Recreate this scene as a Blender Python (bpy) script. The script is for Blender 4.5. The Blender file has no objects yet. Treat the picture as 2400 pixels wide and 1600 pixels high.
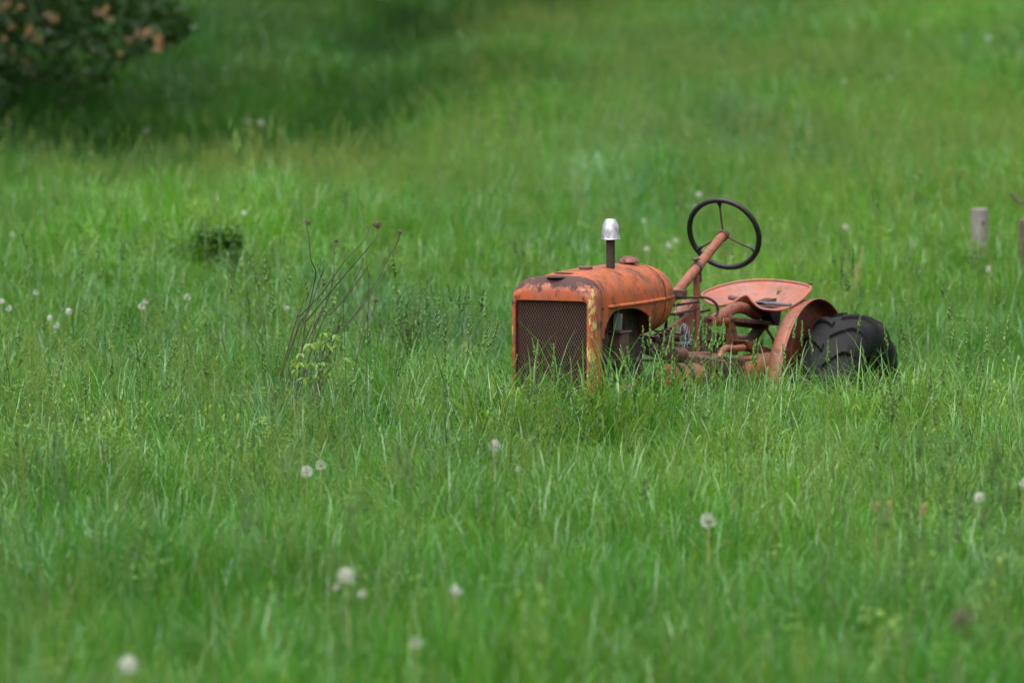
import bpy, bmesh, math, random
import numpy as np
from mathutils import Vector, Matrix, Euler

random.seed(7)
rng = np.random.default_rng(11)
R = math.radians
SC = bpy.context.scene
COL = SC.collection

# ------------------------------------------------------------------ camera, world, light, exposure
CAM_H, PITCH, LENS = 3.15, R(4.0), 200.0
cam_d = bpy.data.cameras.new('camera')
cam = bpy.data.objects.new('camera', cam_d); COL.objects.link(cam)
cam.location = (0, 0, CAM_H); cam.rotation_euler = (R(90) - PITCH, 0, 0)
cam_d.lens = LENS; cam_d.sensor_width = 36; cam_d.clip_start = .5; cam_d.clip_end = 3000
cam_d.dof.use_dof = True; cam_d.dof.focus_distance = 33.1; cam_d.dof.aperture_fstop = 2.15
SC.camera = cam
W = bpy.data.worlds.new('World'); SC.world = W; W.use_nodes = True
wn = W.node_tree.nodes; wl = W.node_tree.links
sky = wn.new('ShaderNodeTexSky'); sky.sky_type = 'NISHITA'; sky.sun_disc = False
SUN_EL, SUN_AZ = R(70), R(205)
sky.sun_elevation = SUN_EL; sky.sun_rotation = SUN_AZ
sky.air_density = 1.0; sky.dust_density = 6.0; sky.ozone_density = 1.0
hs = wn.new('ShaderNodeHueSaturation'); hs.inputs['Saturation'].default_value = .30     # thin even cloud whitens the sky
wl.new(sky.outputs[0], hs.inputs['Color']); wl.new(hs.outputs[0], wn['Background'].inputs[0]); wn['Background'].inputs[1].default_value = .14
sun_d = bpy.data.lights.new('sun', 'SUN'); sun_d.energy = 1.5; sun_d.angle = R(75); sun_d.color = (1, .965, .90)
sun = bpy.data.objects.new('sun', sun_d); COL.objects.link(sun)
# direction towards the sun (Nishita: rotation measured clockwise from +Y)
sv = Vector((math.sin(SUN_AZ) * math.cos(SUN_EL), math.cos(SUN_AZ) * math.cos(SUN_EL), math.sin(SUN_EL)))
sun.rotation_euler = sv.to_track_quat('Z', 'Y').to_euler()
SC.view_settings.view_transform = 'Standard'; SC.view_settings.look = 'None'
SC.view_settings.exposure = .97; SC.view_settings.gamma = 1.0; SC.view_settings.use_curve_mapping = False
SC.render.engine = 'CYCLES'
SC.cycles.adaptive_threshold = .02; SC.cycles.max_bounces = 4; SC.cycles.diffuse_bounces = 2; SC.cycles.glossy_bounces = 2
SC.cycles.transmission_bounces = 4; SC.cycles.transparent_max_bounces = 4

# ------------------------------------------------------------------ geometry of the place
F = LENS / 36 * 2400
def ray(u, v):
    x = (u - 1200) / F; y = (800 - v) / F
    return Vector((x, math.cos(PITCH) + y * math.sin(PITCH), -math.sin(PITCH) + y * math.cos(PITCH)))
def at(u, v, d):
    r = ray(u, v); t = d / r.y
    return Vector((0, 0, CAM_H)) + r * t

TH = R(24); TX, TY = 0.230, 33.0
def t2w(X, Y, Z=0):
    return (TX + X * math.cos(TH) + Y * math.sin(TH), TY - X * math.sin(TH) + Y * math.cos(TH), Z)
WHX, WHY, _ = t2w(.66, 3.15)

def sstep(a, b, x):
    t = np.clip((x - a) / (b - a), 0, 1); return t * t * (3 - 2 * t)
def terrain(x, y):
    x = np.asarray(x, float); y = np.asarray(y, float)
    t = y - 40
    z = .047 * (np.logaddexp(0, t / 3.0) * 3.0)
    far = sstep(38, 48, y)
    z = z + far * (.13 * np.sin(x * .55 + y * .21 + .6) + .09 * np.sin(x * 1.15 - y * .37 + 2.1) + .06 * np.sin(x * .4 + y * .83))
    z = z + .28 * np.exp(-((x + 2.4) / 2.6) ** 2 - ((y - 48) / 3.4) ** 2)          # low mound, left
    z = z - .45 * np.exp(-((x + 3.4 - (y - 60) * .04) / 2.2) ** 2 - ((y - 60) / 5) ** 2)   # hollow behind it
    z = z - .35 * np.exp(-((x + 1.9 + (62 - y) * .035) / .7) ** 2) * sstep(54, 60, y)    # the gully running up the slope
    z = z + .03 * np.sin(x * 1.9 + 1) * np.cos(y * 1.1)
    z = z - .16 * np.exp(-((x - WHX) ** 2 + (y - WHY) ** 2) / .8 ** 2)
    return z
def terr(x, y): return float(terrain(x, y))
def ground_hit(u, v, h):
    """where the sight line comes down to height h over the meadow"""
    r = ray(u, v); d = 16.0
    while d < 120:
        p = at(u, v, d)
        if p.z <= terr(p.x, p.y) + h: return p
        d += .05
    return at(u, v, 90)

# ------------------------------------------------------------------ helpers
def link(o, parent=None):
    COL.objects.link(o)
    if parent is not None: o.parent = parent
    return o
def tag(o, label=None, cat=None, group=None, kind=None):
    if label: o['label'] = label
    if cat: o['category'] = cat
    if group: o['group'] = group
    if kind: o['kind'] = kind
    return o
def empty(name, loc, rz=0):
    o = bpy.data.objects.new(name, None); o.empty_display_size = .1
    COL.objects.link(o); o.location = loc; o.rotation_euler = (0, 0, rz); return o

class MB:
    def __init__(s): s.v = []; s.f = []; s.c = []
    def add(s, vs, fs, c=None):
        b = len(s.v); s.v += [tuple(q) for q in vs]; s.f += [tuple(i + b for i in f) for f in fs]
        if c is not None: s.c += [c] * len(vs)
        elif s.c: s.c += [(.5, .5, .5, 1)] * len(vs)
        return s
    def box(s, c, size, rot=None, c2=None):
        x, y, z = [q / 2 for q in size]
        vs = [Vector(p) for p in ((-x,-y,-z),(x,-y,-z),(x,y,-z),(-x,y,-z),(-x,-y,z),(x,-y,z),(x,y,z),(-x,y,z))]
        if rot is not None:
            m = Euler(rot).to_matrix(); vs = [m @ q for q in vs]
        vs = [q + Vector(c) for q in vs]
        return s.add(vs, [(0,3,2,1),(4,5,6,7),(0,1,5,4),(1,2,6,5),(2,3,7,6),(3,0,4,7)], c2)
    def tube(s, pts, rad, n=12, closed=False, cap=True, flat=1.0, c=None):
        pts = [Vector(p) for p in pts]; m = len(pts)
        rads = rad if hasattr(rad, '__len__') else [rad] * m
        vs = []; prev = None
        for i, p in enumerate(pts):
            if closed: t = pts[(i + 1) % m] - pts[i - 1]
            else: t = pts[min(i + 1, m - 1)] - pts[max(i - 1, 0)]
            t.normalize()
            if prev is None:
                a = Vector((0, 0, 1)) if abs(t.z) < .9 else Vector((1, 0, 0))
            else: a = prev
            nrm = (a - t * a.dot(t)).normalized(); prev = nrm
            bn = t.cross(nrm)
            for k in range(n):
                an = 2 * math.pi * k / n
                vs.append(p + (nrm * math.cos(an) + bn * math.sin(an) * flat) * rads[i])
        fs = []
        for i in range(m if closed else m - 1):
            j = (i + 1) % m
            for k in range(n):
                l = (k + 1) % n
                fs.append((i * n + k, i * n + l, j * n + l, j * n + k))
        if not closed and cap:
            fs.append(tuple(range(n - 1, -1, -1))); fs.append(tuple((m - 1) * n + k for k in range(n)))
        return s.add(vs, fs, c)
    def lathe(s, origin, axis, prof, n=32, c=None):
        """prof: list of (distance along axis, radius)"""
        o = Vector(origin); ax = Vector(axis).normalized()
        a = Vector((0, 0, 1)) if abs(ax.z) < .9 else Vector((1, 0, 0))
        e1 = (a - ax * a.dot(ax)).normalized(); e2 = ax.cross(e1)
        vs = []
        for (h, r) in prof:
            for k in range(n):
                an = 2 * math.pi * k / n
                vs.append(o + ax * h + (e1 * math.cos(an) + e2 * math.sin(an)) * max(r, 1e-4))
        fs = []
        for i in range(len(prof) - 1):
            for k in range(n):
                l = (k + 1) % n
                fs.append((i * n + k, i * n + l, (i + 1) * n + l, (i + 1) * n + k))
        return s.add(vs, fs, c)
    def grid(s, rows, closed=False):
        n = len(rows[0]); vs = [q for r in rows for q in r]; fs = []
        for i in range(len(rows) - 1):
            for k in range(n if closed else n - 1):
                l = (k + 1) % n
                fs.append((i * n + k, i * n + l, (i + 1) * n + l, (i + 1) * n + k))
        return s.add(vs, fs)
    def prism(s, outline, axis, a, b):
        """outline of 2-D points extruded along axis ('x','y','z') from a to b"""
        def P(p, q):
            return {'x': (q, p[0], p[1]), 'y': (p[0], q, p[1]), 'z': (p[0], p[1], q)}[axis]
        n = len(outline)
        vs = [P(p, a) for p in outline] + [P(p, b) for p in outline]
        fs = [tuple(range(n - 1, -1, -1)), tuple(range(n, 2 * n))] + [(i, (i + 1) % n, n + (i + 1) % n, n + i) for i in range(n)]
        return s.add(vs, fs)
    def mesh(s, name, recalc=True, smooth=True, angle=38):
        me = bpy.data.meshes.new(name); me.from_pydata(s.v, [], s.f)
        if s.c:
            ca = me.color_attributes.new('tone', 'FLOAT_COLOR', 'POINT')
            ca.data.foreach_set('color', np.array(s.c, dtype=np.float32).ravel())
        if recalc:
            bm = bmesh.new(); bm.from_mesh(me); bmesh.ops.recalc_face_normals(bm, faces=bm.faces); bm.to_mesh(me); bm.free()
        if smooth:
            me.polygons.foreach_set('use_smooth', [True] * len(me.polygons))
            if angle and angle < 180: me.set_sharp_from_angle(angle=R(angle))
        me.update(); return me
    def build(s, name, mat, parent=None, smooth=True, recalc=True, angle=38, bevel=0, solid=0, label=None):
        me = s.mesh(name, recalc, smooth, angle); me.materials.append(mat)
        o = bpy.data.objects.new(name, me); link(o, parent)
        if solid:
            m = o.modifiers.new('solid', 'SOLIDIFY'); m.thickness = solid; m.offset = 0
        if bevel:
            m = o.modifiers.new('bevel', 'BEVEL'); m.width = bevel; m.segments = 2; m.limit_method = 'ANGLE'; m.angle_limit = R(40)
        if label: o['label'] = label
        return o

def spline(pts, n, closed=False):
    P = [Vector(p) for p in pts]; m = len(P); out = []
    segs = m if closed else m - 1
    for i in range(segs):
        p0 = P[i - 1] if closed or i > 0 else P[0]; p1 = P[i]; p2 = P[(i + 1) % m]
        p3 = P[(i + 2) % m] if closed or i + 2 < m else P[-1]
        for k in range(n):
            t = k / n
            out.append(.5 * ((2 * p1) + (p2 - p0) * t + (2 * p0 - 5 * p1 + 4 * p2 - p3) * t * t + (3 * p1 - p0 - 3 * p2 + p3) * t ** 3))
    if not closed: out.append(P[-1])
    return out

# ------------------------------------------------------------------ materials
def newmat(name):
    m = bpy.data.materials.new(name); m.use_nodes = True
    nt = m.node_tree; b = nt.nodes['Principled BSDF']; return m, nt, b
def N(nt, t, **kw):
    n = nt.nodes.new(t)
    for k, v in kw.items(): setattr(n, k, v)
    return n
def noise(nt, vec, scale, detail=4, rough=.6, dist=0):
    n = N(nt, 'ShaderNodeTexNoise'); n.inputs['Scale'].default_value = scale; n.inputs['Detail'].default_value = detail
    n.inputs['Roughness'].default_value = rough; n.inputs['Distortion'].default_value = dist
    nt.links.new(vec, n.inputs['Vector']); return n.outputs['Fac']
def ramp(nt, fac, stops):
    r = N(nt, 'ShaderNodeValToRGB'); e = r.color_ramp.elements
    while len(e) < len(stops): e.new(.5)
    for el, (p, c) in zip(e, stops):
        el.position = p; el.color = c if len(c) == 4 else (*c, 1)
    nt.links.new(fac, r.inputs[0]); return r.outputs[0]
def mix(nt, fac, a, b, mode='MIX'):
    m = N(nt, 'ShaderNodeMix', data_type='RGBA', blend_type=mode)
    for s_, v in ((0, fac), (6, a), (7, b)):
        if hasattr(v, 'type') and hasattr(v, 'links'): nt.links.new(v, m.inputs[s_])
        elif s_ == 0: m.inputs[0].default_value = v
        else: m.inputs[s_].default_value = (*v, 1) if len(v) == 3 else v
    return m.outputs[2]
def math_(nt, op, a, b=0.0, c=None):
    m = N(nt, 'ShaderNodeMath', operation=op)
    for i, v in enumerate((a, b) if c is None else (a, b, c)):
        if hasattr(v, 'links'): nt.links.new(v, m.inputs[i])
        else: m.inputs[i].default_value = v
    return m.outputs[0]
def bump(nt, h, strength, dist=.01):
    b = N(nt, 'ShaderNodeBump'); b.inputs['Strength'].default_value = strength; b.inputs['Distance'].default_value = dist
    nt.links.new(h, b.inputs['Height']); return b.outputs[0]

def paint_mat(name, base, faded, rust, fade_amt=.5, rust_amt=.45, lichen=False, topdark=0.0, rough=.5, scale=1.0, soft=.05, toppale=.65):
    m, nt, b = newmat(name); L = nt.links
    tc = N(nt, 'ShaderNodeTexCoord').outputs['Object']
    mp = N(nt, 'ShaderNodeMapping'); L.new(tc, mp.inputs[0]); mp.inputs['Scale'].default_value = (1, 1, .45)
    streak = mp.outputs[0]
    f1 = noise(nt, tc, 5 * scale, 6, .62, .4)
    c = mix(nt, ramp(nt, f1, [(fade_amt - .12, (0, 0, 0)), (fade_amt + .14, (1, 1, 1))]), base, faded)
    # sun fading and a painted highlight where it faces up, and broad brown grime
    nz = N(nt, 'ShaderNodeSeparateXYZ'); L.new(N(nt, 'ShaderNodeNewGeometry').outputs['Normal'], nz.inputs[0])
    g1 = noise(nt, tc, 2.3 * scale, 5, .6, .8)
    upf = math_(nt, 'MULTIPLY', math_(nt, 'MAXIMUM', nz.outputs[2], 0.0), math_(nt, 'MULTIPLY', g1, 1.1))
    c = mix(nt, math_(nt, 'MULTIPLY', upf, toppale), c, (faded[0] * 1.15, faded[1] * 1.4, faded[2] * 1.6))
    c = mix(nt, math_(nt, 'MULTIPLY', ramp(nt, g1, [(.50, (0, 0, 0)), (.72, (1, 1, 1))]), .55), c, (rust[0] * 1.9, rust[1] * 1.7, rust[2] * 1.5))
    # vertical dirty streaks
    s1 = noise(nt, streak, 16 * scale, 5, .7)
    c = mix(nt, math_(nt, 'MULTIPLY', ramp(nt, s1, [(.50, (0, 0, 0)), (.70, (1, 1, 1))]), .62), c, (rust[0] * 1.6, rust[1] * 1.5, rust[2] * 1.4))
    # patches of rust, with a fine speckled edge
    r1 = noise(nt, tc, 9 * scale, 8, .75, .2)
    fac = r1
    if topdark:
        sp = N(nt, 'ShaderNodeSeparateXYZ'); L.new(N(nt, 'ShaderNodeNewGeometry').outputs['Normal'], sp.inputs[0])
        fac = math_(nt, 'ADD', r1, math_(nt, 'MULTIPLY', math_(nt, 'MAXIMUM', sp.outputs[2], 0.0), topdark))
    rm = ramp(nt, fac, [(1 - rust_amt - .02, (0, 0, 0)), (1 - rust_amt + soft, (1, 1, 1))])
    rcol = mix(nt, noise(nt, tc, 60, 4, .7), (rust[0] * .6, rust[1] * .6, rust[2] * .7), (rust[0] * 1.5, rust[1] * 1.4, rust[2] * 1.3))
    c = mix(nt, rm, c, rcol)
    # dark specks
    d1 = noise(nt, tc, 95, 3, .6)
    c = mix(nt, math_(nt, 'MULTIPLY', ramp(nt, d1, [(.64, (0, 0, 0)), (.70, (1, 1, 1))]), .7), c, (.03, .018, .014))
    if lichen:
        xyz = N(nt, 'ShaderNodeSeparateXYZ'); L.new(tc, xyz.inputs[0])
        side = ramp(nt, xyz.outputs[0], [(.20, (0, 0, 0)), (.232, (1, 1, 1))])
        side2 = ramp(nt, math_(nt, 'MULTIPLY', xyz.outputs[0], -1.0), [(.22, (0, 0, 0)), (.25, (.8, .8, .8))])
        topz = ramp(nt, xyz.outputs[2], [(.97, (0, 0, 0)), (1.0, (.75, .75, .75))]) if False else ramp(nt, math_(nt, 'SUBTRACT', xyz.outputs[2], .15), [(.955, (0, 0, 0)), (.99, (.8, .8, .8))])
        yf = ramp(nt, xyz.outputs[1], [(.03, (1, 1, 1)), (.11, (.15, .15, .15))])
        k = math_(nt, 'MULTIPLY', math_(nt, 'MAXIMUM', math_(nt, 'MAXIMUM', side, side2), math_(nt, 'MULTIPLY', topz, side)), yf)
        l1 = noise(nt, streak, 30, 7, .75)
        lm = ramp(nt, math_(nt, 'ADD', l1, math_(nt, 'MULTIPLY', k, .16)), [(.66, (0, 0, 0)), (.70, (1, 1, 1))])
        c = mix(nt, lm, c, mix(nt, noise(nt, tc, 40), (.42, .30, .06), (.62, .50, .22)))
    L.new(c, b.inputs['Base Color'])
    rr = mix(nt, rm, (rough,) * 3, (.85,) * 3); L.new(rr, b.inputs['Roughness'])
    L.new(bump(nt, math_(nt, 'ADD', math_(nt, 'ADD', math_(nt, 'MULTIPLY', r1, .6), math_(nt, 'MULTIPLY', noise(nt, tc, 6 * scale, 2, .5), 7.0)), noise(nt, tc, 120, 4)), .4, .0025), b.inputs['Normal'])
    return m

ORANGE, FADED, RUST = (.43, .074, .006), (.26, .068, .019), (.05, .02, .011)
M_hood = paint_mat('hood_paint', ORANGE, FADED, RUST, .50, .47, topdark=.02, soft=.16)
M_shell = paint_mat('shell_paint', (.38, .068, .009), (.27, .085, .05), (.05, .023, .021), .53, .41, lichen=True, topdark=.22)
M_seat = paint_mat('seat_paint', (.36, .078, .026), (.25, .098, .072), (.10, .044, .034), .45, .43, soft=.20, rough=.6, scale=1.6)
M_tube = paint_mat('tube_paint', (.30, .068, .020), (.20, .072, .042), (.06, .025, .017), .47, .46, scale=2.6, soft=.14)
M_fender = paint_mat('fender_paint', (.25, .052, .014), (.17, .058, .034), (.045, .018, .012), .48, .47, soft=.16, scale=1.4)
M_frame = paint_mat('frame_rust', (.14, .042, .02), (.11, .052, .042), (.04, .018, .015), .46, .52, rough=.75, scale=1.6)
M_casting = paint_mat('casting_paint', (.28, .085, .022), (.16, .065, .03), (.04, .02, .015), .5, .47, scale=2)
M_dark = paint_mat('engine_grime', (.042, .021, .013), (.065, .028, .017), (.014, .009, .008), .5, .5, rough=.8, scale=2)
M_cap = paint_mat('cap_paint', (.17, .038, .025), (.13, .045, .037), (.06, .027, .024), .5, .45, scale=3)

def simple(name, col, rough=.6, metal=0, var=.25, nscale=30, bumpk=.2, spec=.5):
    m, nt, b = newmat(name)
    tc = N(nt, 'ShaderNodeTexCoord').outputs['Object']
    n1 = noise(nt, tc, nscale, 6, .65)
    c = mix(nt, n1, tuple(q * (1 - var) for q in col), tuple(min(q * (1 + var), 1) for q in col))
    nt.links.new(c, b.inputs['Base Color']); b.inputs['Roughness'].default_value = rough; b.inputs['Metallic'].default_value = metal
    b.inputs['Specular IOR Level'].default_value = spec
    if bumpk: nt.links.new(bump(nt, n1, bumpk, .003), b.inputs['Normal'])
    return m
M_black = simple('wheel_black', (.006, .006, .0065), .5, var=.4, bumpk=.1)
M_pipe = simple('pipe_rust', (.035, .021, .018), .8, var=.4, nscale=50)
M_spoke = simple('spoke_rust', (.07, .04, .032), .7, var=.4)
M_rod = simple('rod_rust', (.10, .06, .048), .75, var=.4, nscale=60)
M_grey = simple('grey_steel', (.16, .16, .18), .5, .5, var=.3)
M_plate = simple('pale_plate', (.19, .21, .19), .5, .3, var=.5, nscale=60)
M_mesh = simple('mesh_rust', (.11, .056, .040), .7, var=.5, nscale=20)
M_core = simple('radiator_black', (.008, .007, .007), .9, var=.3)
M_string = simple('blue_string', (.28, .31, .42), .8, var=.4)
M_thread = simple('white_thread', (.42, .42, .38), .8)
M_rimm = simple('rim_rust', (.045, .032, .016), .7, var=.4)
M_post = simple('weathered_wood', (.20, .18, .18), .85, var=.35, nscale=14)
M_bark = simple('bark', (.09, .065, .05), .9, var=.4, nscale=18, bumpk=.8)
M_stemdry = simple('dry_stem', (.040, .034, .020), .8, var=.4)
M_umbel = simple('dry_umbel', (.115, .095, .06), .85, var=.4)
M_straw = simple('straw', (.34, .27, .13), .8, var=.35)
M_dstem = simple('dandelion_stem', (.30, .34, .12), .55, var=.2, bumpk=0)
M_fluffcore = simple('seed_core', (.20, .15, .11), .8)

# aluminium can
M_can, nt, b = newmat('bare_aluminium'); tc = N(nt, 'ShaderNodeTexCoord').outputs['Object']
n1 = noise(nt, tc, 26, 5, .65, .6)
nt.links.new(ramp(nt, n1, [(.3, (.16, .165, .175)), (.47, (.42, .43, .45)), (.7, (.66, .68, .70))]), b.inputs['Base Color'])
b.inputs['Metallic'].default_value = .75; b.inputs['Roughness'].default_value = .38
nt.links.new(bump(nt, noise(nt, tc, 18, 3), .5, .004), b.inputs['Normal'])
# tyre
M_tyre, nt, b = newmat('old_rubber'); tc = N(nt, 'ShaderNodeTexCoord').outputs['Object']
n1 = noise(nt, tc, 7, 7, .7); n2 = noise(nt, tc, 70, 4, .6)
nt.links.new(ramp(nt, n1, [(.35, (.005, .005, .006)), (.58, (.008, .008, .009)), (.75, (.013, .0125, .013))]), b.inputs['Base Color'])
b.inputs['Roughness'].default_value = .75; b.inputs['Specular IOR Level'].default_value = .25; nt.links.new(bump(nt, n2, .25, .003), b.inputs['Normal'])
# fluff
M_fluff, nt, b = newmat('seed_fluff')
b.inputs['Base Color'].default_value = (.80, .79, .77, 1); b.inputs['Roughness'].default_value = .9
tr = N(nt, 'ShaderNodeBsdfTranslucent'); tr.inputs[0].default_value = (.8, .8, .78, 1)
mx = N(nt, 'ShaderNodeMixShader'); mx.inputs[0].default_value = .45
nt.links.new(b.outputs[0], mx.inputs[1]); nt.links.new(tr.outputs[0], mx.inputs[2]); nt.links.new(mx.outputs[0], nt.nodes['Material Output'].inputs[0])

def leaf_mat(name, c_lo, c_hi, c_alt, alt_scale=.5, rough=.42, transl=.35, world=True, spec=.5, tint=True, sheen=None):
    """vertex colour 'tone': r = blade tone, g = height along blade, b = dryness"""
    m, nt, b = newmat(name); L = nt.links
    at_ = N(nt, 'ShaderNodeVertexColor', layer_name='tone'); sp = N(nt, 'ShaderNodeSeparateColor'); L.new(at_.outputs[0], sp.inputs[0])
    pos = N(nt, 'ShaderNodeNewGeometry').outputs['Position']
    c = mix(nt, sp.outputs[0], c_lo, c_hi)
    p1 = ramp(nt, noise(nt, pos, alt_scale, 3, .55, .5), [(.40, (0, 0, 0)), (.62, (1, 1, 1))])
    c = mix(nt, math_(nt, 'MULTIPLY', p1, .6), c, c_alt)
    if sheen:    # bluish sky highlight painted on the upper, arching part of a broad blade
        c = mix(nt, math_(nt, 'MULTIPLY', ramp(nt, sp.outputs[1], [(.38, (0, 0, 0)), (.72, (1, 1, 1))]), math_(nt, 'MULTIPLY_ADD', sp.outputs[0], .45, .25)), c, sheen)
    if tint:
        ta = N(nt, 'ShaderNodeAttribute', attribute_type='INSTANCER', attribute_name='tint')
        c = mix(nt, 1.0, c, ta.outputs['Color'], 'MULTIPLY')
    c = mix(nt, sp.outputs[2], c, (.30, .20, .09))
    L.new(c, b.inputs['Base Color']); b.inputs['Roughness'].default_value = rough; b.inputs['Specular IOR Level'].default_value = spec
    t = N(nt, 'ShaderNodeBsdfTranslucent')
    L.new(mix(nt, 1.0, c, (1.75, 1.45, .35), 'MULTIPLY'), t.inputs[0])
    ms = N(nt, 'ShaderNodeMixShader'); ms.inputs[0].default_value = transl
    L.new(b.outputs[0], ms.inputs[1]); L.new(t.outputs[0], ms.inputs[2]); L.new(ms.outputs[0], nt.nodes['Material Output'].inputs[0])
    return m
M_blade = leaf_mat('grass_blade', (.011, .085, .002), (.066, .285, .006), (.058, .19, .014), .45, rough=.33, spec=.55, transl=.40)
M_broad = leaf_mat('broad_blade', (.012, .088, .002), (.075, .29, .008), (.062, .20, .016), .45, rough=.33, spec=.6, transl=.38, sheen=(.19, .32, .17))
M_head = leaf_mat('grass_seed_head', (.08, .18, .04), (.15, .27, .085), (.13, .22, .065), .5, .7, .25, spec=.2)
M_pan = leaf_mat('grass_panicle', (.10, .19, .03), (.20, .29, .07), (.19, .24, .06), .5, .8, .3, spec=.2)
M_weed = leaf_mat('weed_leaf', (.07, .17, .022), (.14, .26, .035), (.15, .26, .04), .8)
M_dleaf = leaf_mat('dark_leaf', (.018, .065, .014), (.055, .14, .028), (.04, .10, .02), .8, .4, .2, tint=False)
M_sap = leaf_mat('sapling_leaf', (.07, .20, .035), (.15, .30, .05), (.20, .29, .04), 6, .4, .4, tint=False)
M_bush = leaf_mat('bush_leaf', (.024, .09, .012), (.085, .22, .03), (.05, .14, .022), .8, .4, .3, tint=False)
M_tree = leaf_mat('tree_leaf', (.025, .07, .015), (.06, .13, .025), (.05, .11, .02), .5, .45, .25, tint=False)
M_burd = leaf_mat('burdock_leaf', (.08, .16, .08), (.12, .20, .11), (.09, .17, .09), 1, .5, .25, tint=False)
M_blos = leaf_mat('blossom', (.80, .50, .36), (.88, .66, .52), (.86, .62, .54), 1.5, .6, .3, tint=False)

M_soil, nt, b = newmat('soil'); pos = N(nt, 'ShaderNodeNewGeometry').outputs['Position']
nt.links.new(mix(nt, noise(nt, pos, 3, 8, .7), (.012, .022, .007), (.035, .05, .015)), b.inputs['Base Color']); b.inputs['Roughness'].default_value = .95

# ------------------------------------------------------------------ ground: one sheet to the horizon
xs = np.unique(np.concatenate([np.linspace(-1200, -60, 16), np.linspace(-60, -14, 14), np.linspace(-14, 14, 113), np.linspace(14, 60, 14), np.linspace(60, 1200, 16)]))
ys = np.unique(np.concatenate([np.linspace(-600, 0, 12), np.linspace(0, 16, 10), np.linspace(16, 100, 281), np.linspace(100, 300, 40), np.linspace(300, 1500, 16)]))
XX, YY = np.meshgrid(xs, ys); ZZ = terrain(XX, YY)
cap_ = 40 * (1 - np.exp(-np.maximum(ZZ, 0) / 40)); ZZ = np.where(YY > 110, cap_, ZZ)
nx, ny = len(xs), len(ys)
me = bpy.data.meshes.new('meadow_ground')
fs = [(j * nx + i, j * nx + i + 1, (j + 1) * nx + i + 1, (j + 1) * nx + i) for j in range(ny - 1) for i in range(nx - 1)]
me.from_pydata(np.stack([XX, YY, ZZ], -1).reshape(-1, 3).tolist(), [], fs)
me.polygons.foreach_set('use_smooth', [True] * len(me.polygons)); me.materials.append(M_soil)
g = bpy.data.objects.new('ground', me); link(g); tag(g, kind='structure')

# ------------------------------------------------------------------ grass: source tufts
def blade(mb, base, az, L_, w, lean, droop, seg, tone, twist=0, dry=0.0):
    p = Vector(base); h = Vector((math.cos(az), math.sin(az), 0)); side = Vector((-math.sin(az + twist), math.cos(az + twist), 0))
    ang = lean; vs = []; cs = []
    for i in range(seg + 1):
        t = i / seg
        ww = w * .5 * (1 - t ** 2.2) * (.55 + .45 * min(1, t * 4)) if i < seg else 0
        if i < seg:
            vs += [p - side * ww, p + side * ww]; cs += [(tone, t, dry, 1)] * 2
        else:
            vs.append(p.copy()); cs.append((tone, t, dry, 1))
        ang = lean + droop * ((i + 1) / seg) ** 2.6
        ang = min(ang, R(160))
        p = p + (h * math.sin(ang) + Vector((0, 0, 1)) * math.cos(ang)) * (L_ / seg)
    fs_ = [(2 * i, 2 * i + 1, 2 * i + 3, 2 * i + 2) for i in range(seg - 1)] + [(2 * seg - 2, 2 * seg - 1, 2 * seg)]
    b0 = len(mb.v); mb.v += [tuple(q) for q in vs]; mb.f += [tuple(i + b0 for i in f) for f in fs_]; mb.c += cs
def rr(a, b): return random.uniform(a, b)

def tuft_broad():
    m = MB(); tt = rr(.1, .9)
    for _ in range(14):
        a = rr(0, 6.28); r = rr(0, .085)
        blade(m, (r * math.cos(a), r * math.sin(a), -.02), a + rr(-1, 1), rr(.36, .62), rr(.0065, .0138), rr(.0, .2), R(rr(50, 165)), 8, min(1, max(0, tt + rr(-.35, .35))), rr(-.5, .5), .0 if random.random() < .99 else .6)
    return m
def tuft_upright():
    m = MB()
    for _ in range(18):
        a = rr(0, 6.28); r = rr(0, .10)
        blade(m, (r * math.cos(a), r * math.sin(a), -.02), a + rr(-1, 1), rr(.36, .60), rr(.004, .0075), rr(.0, .18), R(rr(5, 60)), 5, rr(0, 1), rr(-1, 1), .0 if random.random() < .985 else .6)
    return m
def tuft_fine():
    m = MB()
    for _ in range(24):
        a = rr(0, 6.28); r = rr(0, .10)
        blade(m, (r * math.cos(a), r * math.sin(a), -.02), rr(0, 6.28), rr(.3, .52), rr(.0025, .0045), rr(.0, .30), R(rr(10, 90)), 4, rr(.2, 1), rr(-1, 1), .0 if random.random() < .965 else .7)
    return m
def stalk(m, base, az, L_, lean, bend, rad, tone, n=6, dry=0.0):
    pts = []; p = Vector(base); h = Vector((math.cos(az), math.sin(az), 0))
    for i in range(n + 1):
        pts.append(p.copy()); a = lean + bend * (i / n) ** 2
        p = p + (h * math.sin(a) + Vector((0, 0, math.cos(a)))) * (L_ / n)
    m.tube(pts, [rad * (1 - .5 * i / n) for i in range(n + 1)], 3, cap=False, c=(tone, .6, dry, 1)); return pts
def blob(m, c, ax, l, w, tone, dry=0.0):
    ax = ax.normalized(); a = Vector((0, 0, 1)) if abs(ax.z) < .9 else Vector((1, 0, 0)); e1 = ax.cross(a).normalized(); e2 = ax.cross(e1)
    vs = [c - ax * l * .5]
    for f, ww in ((-.15, 1), ):
        for k in range(4):
            an = math.pi / 2 * k; vs.append(c + ax * l * f + (e1 * math.cos(an) + e2 * math.sin(an)) * w)
    vs.append(c + ax * l * .5)
    m.add(vs, [(0, 1 + (k + 1) % 4, 1 + k) for k in range(4)] + [(5, 1 + k, 1 + (k + 1) % 4) for k in range(4)], (tone, .8, dry, 1))
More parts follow.
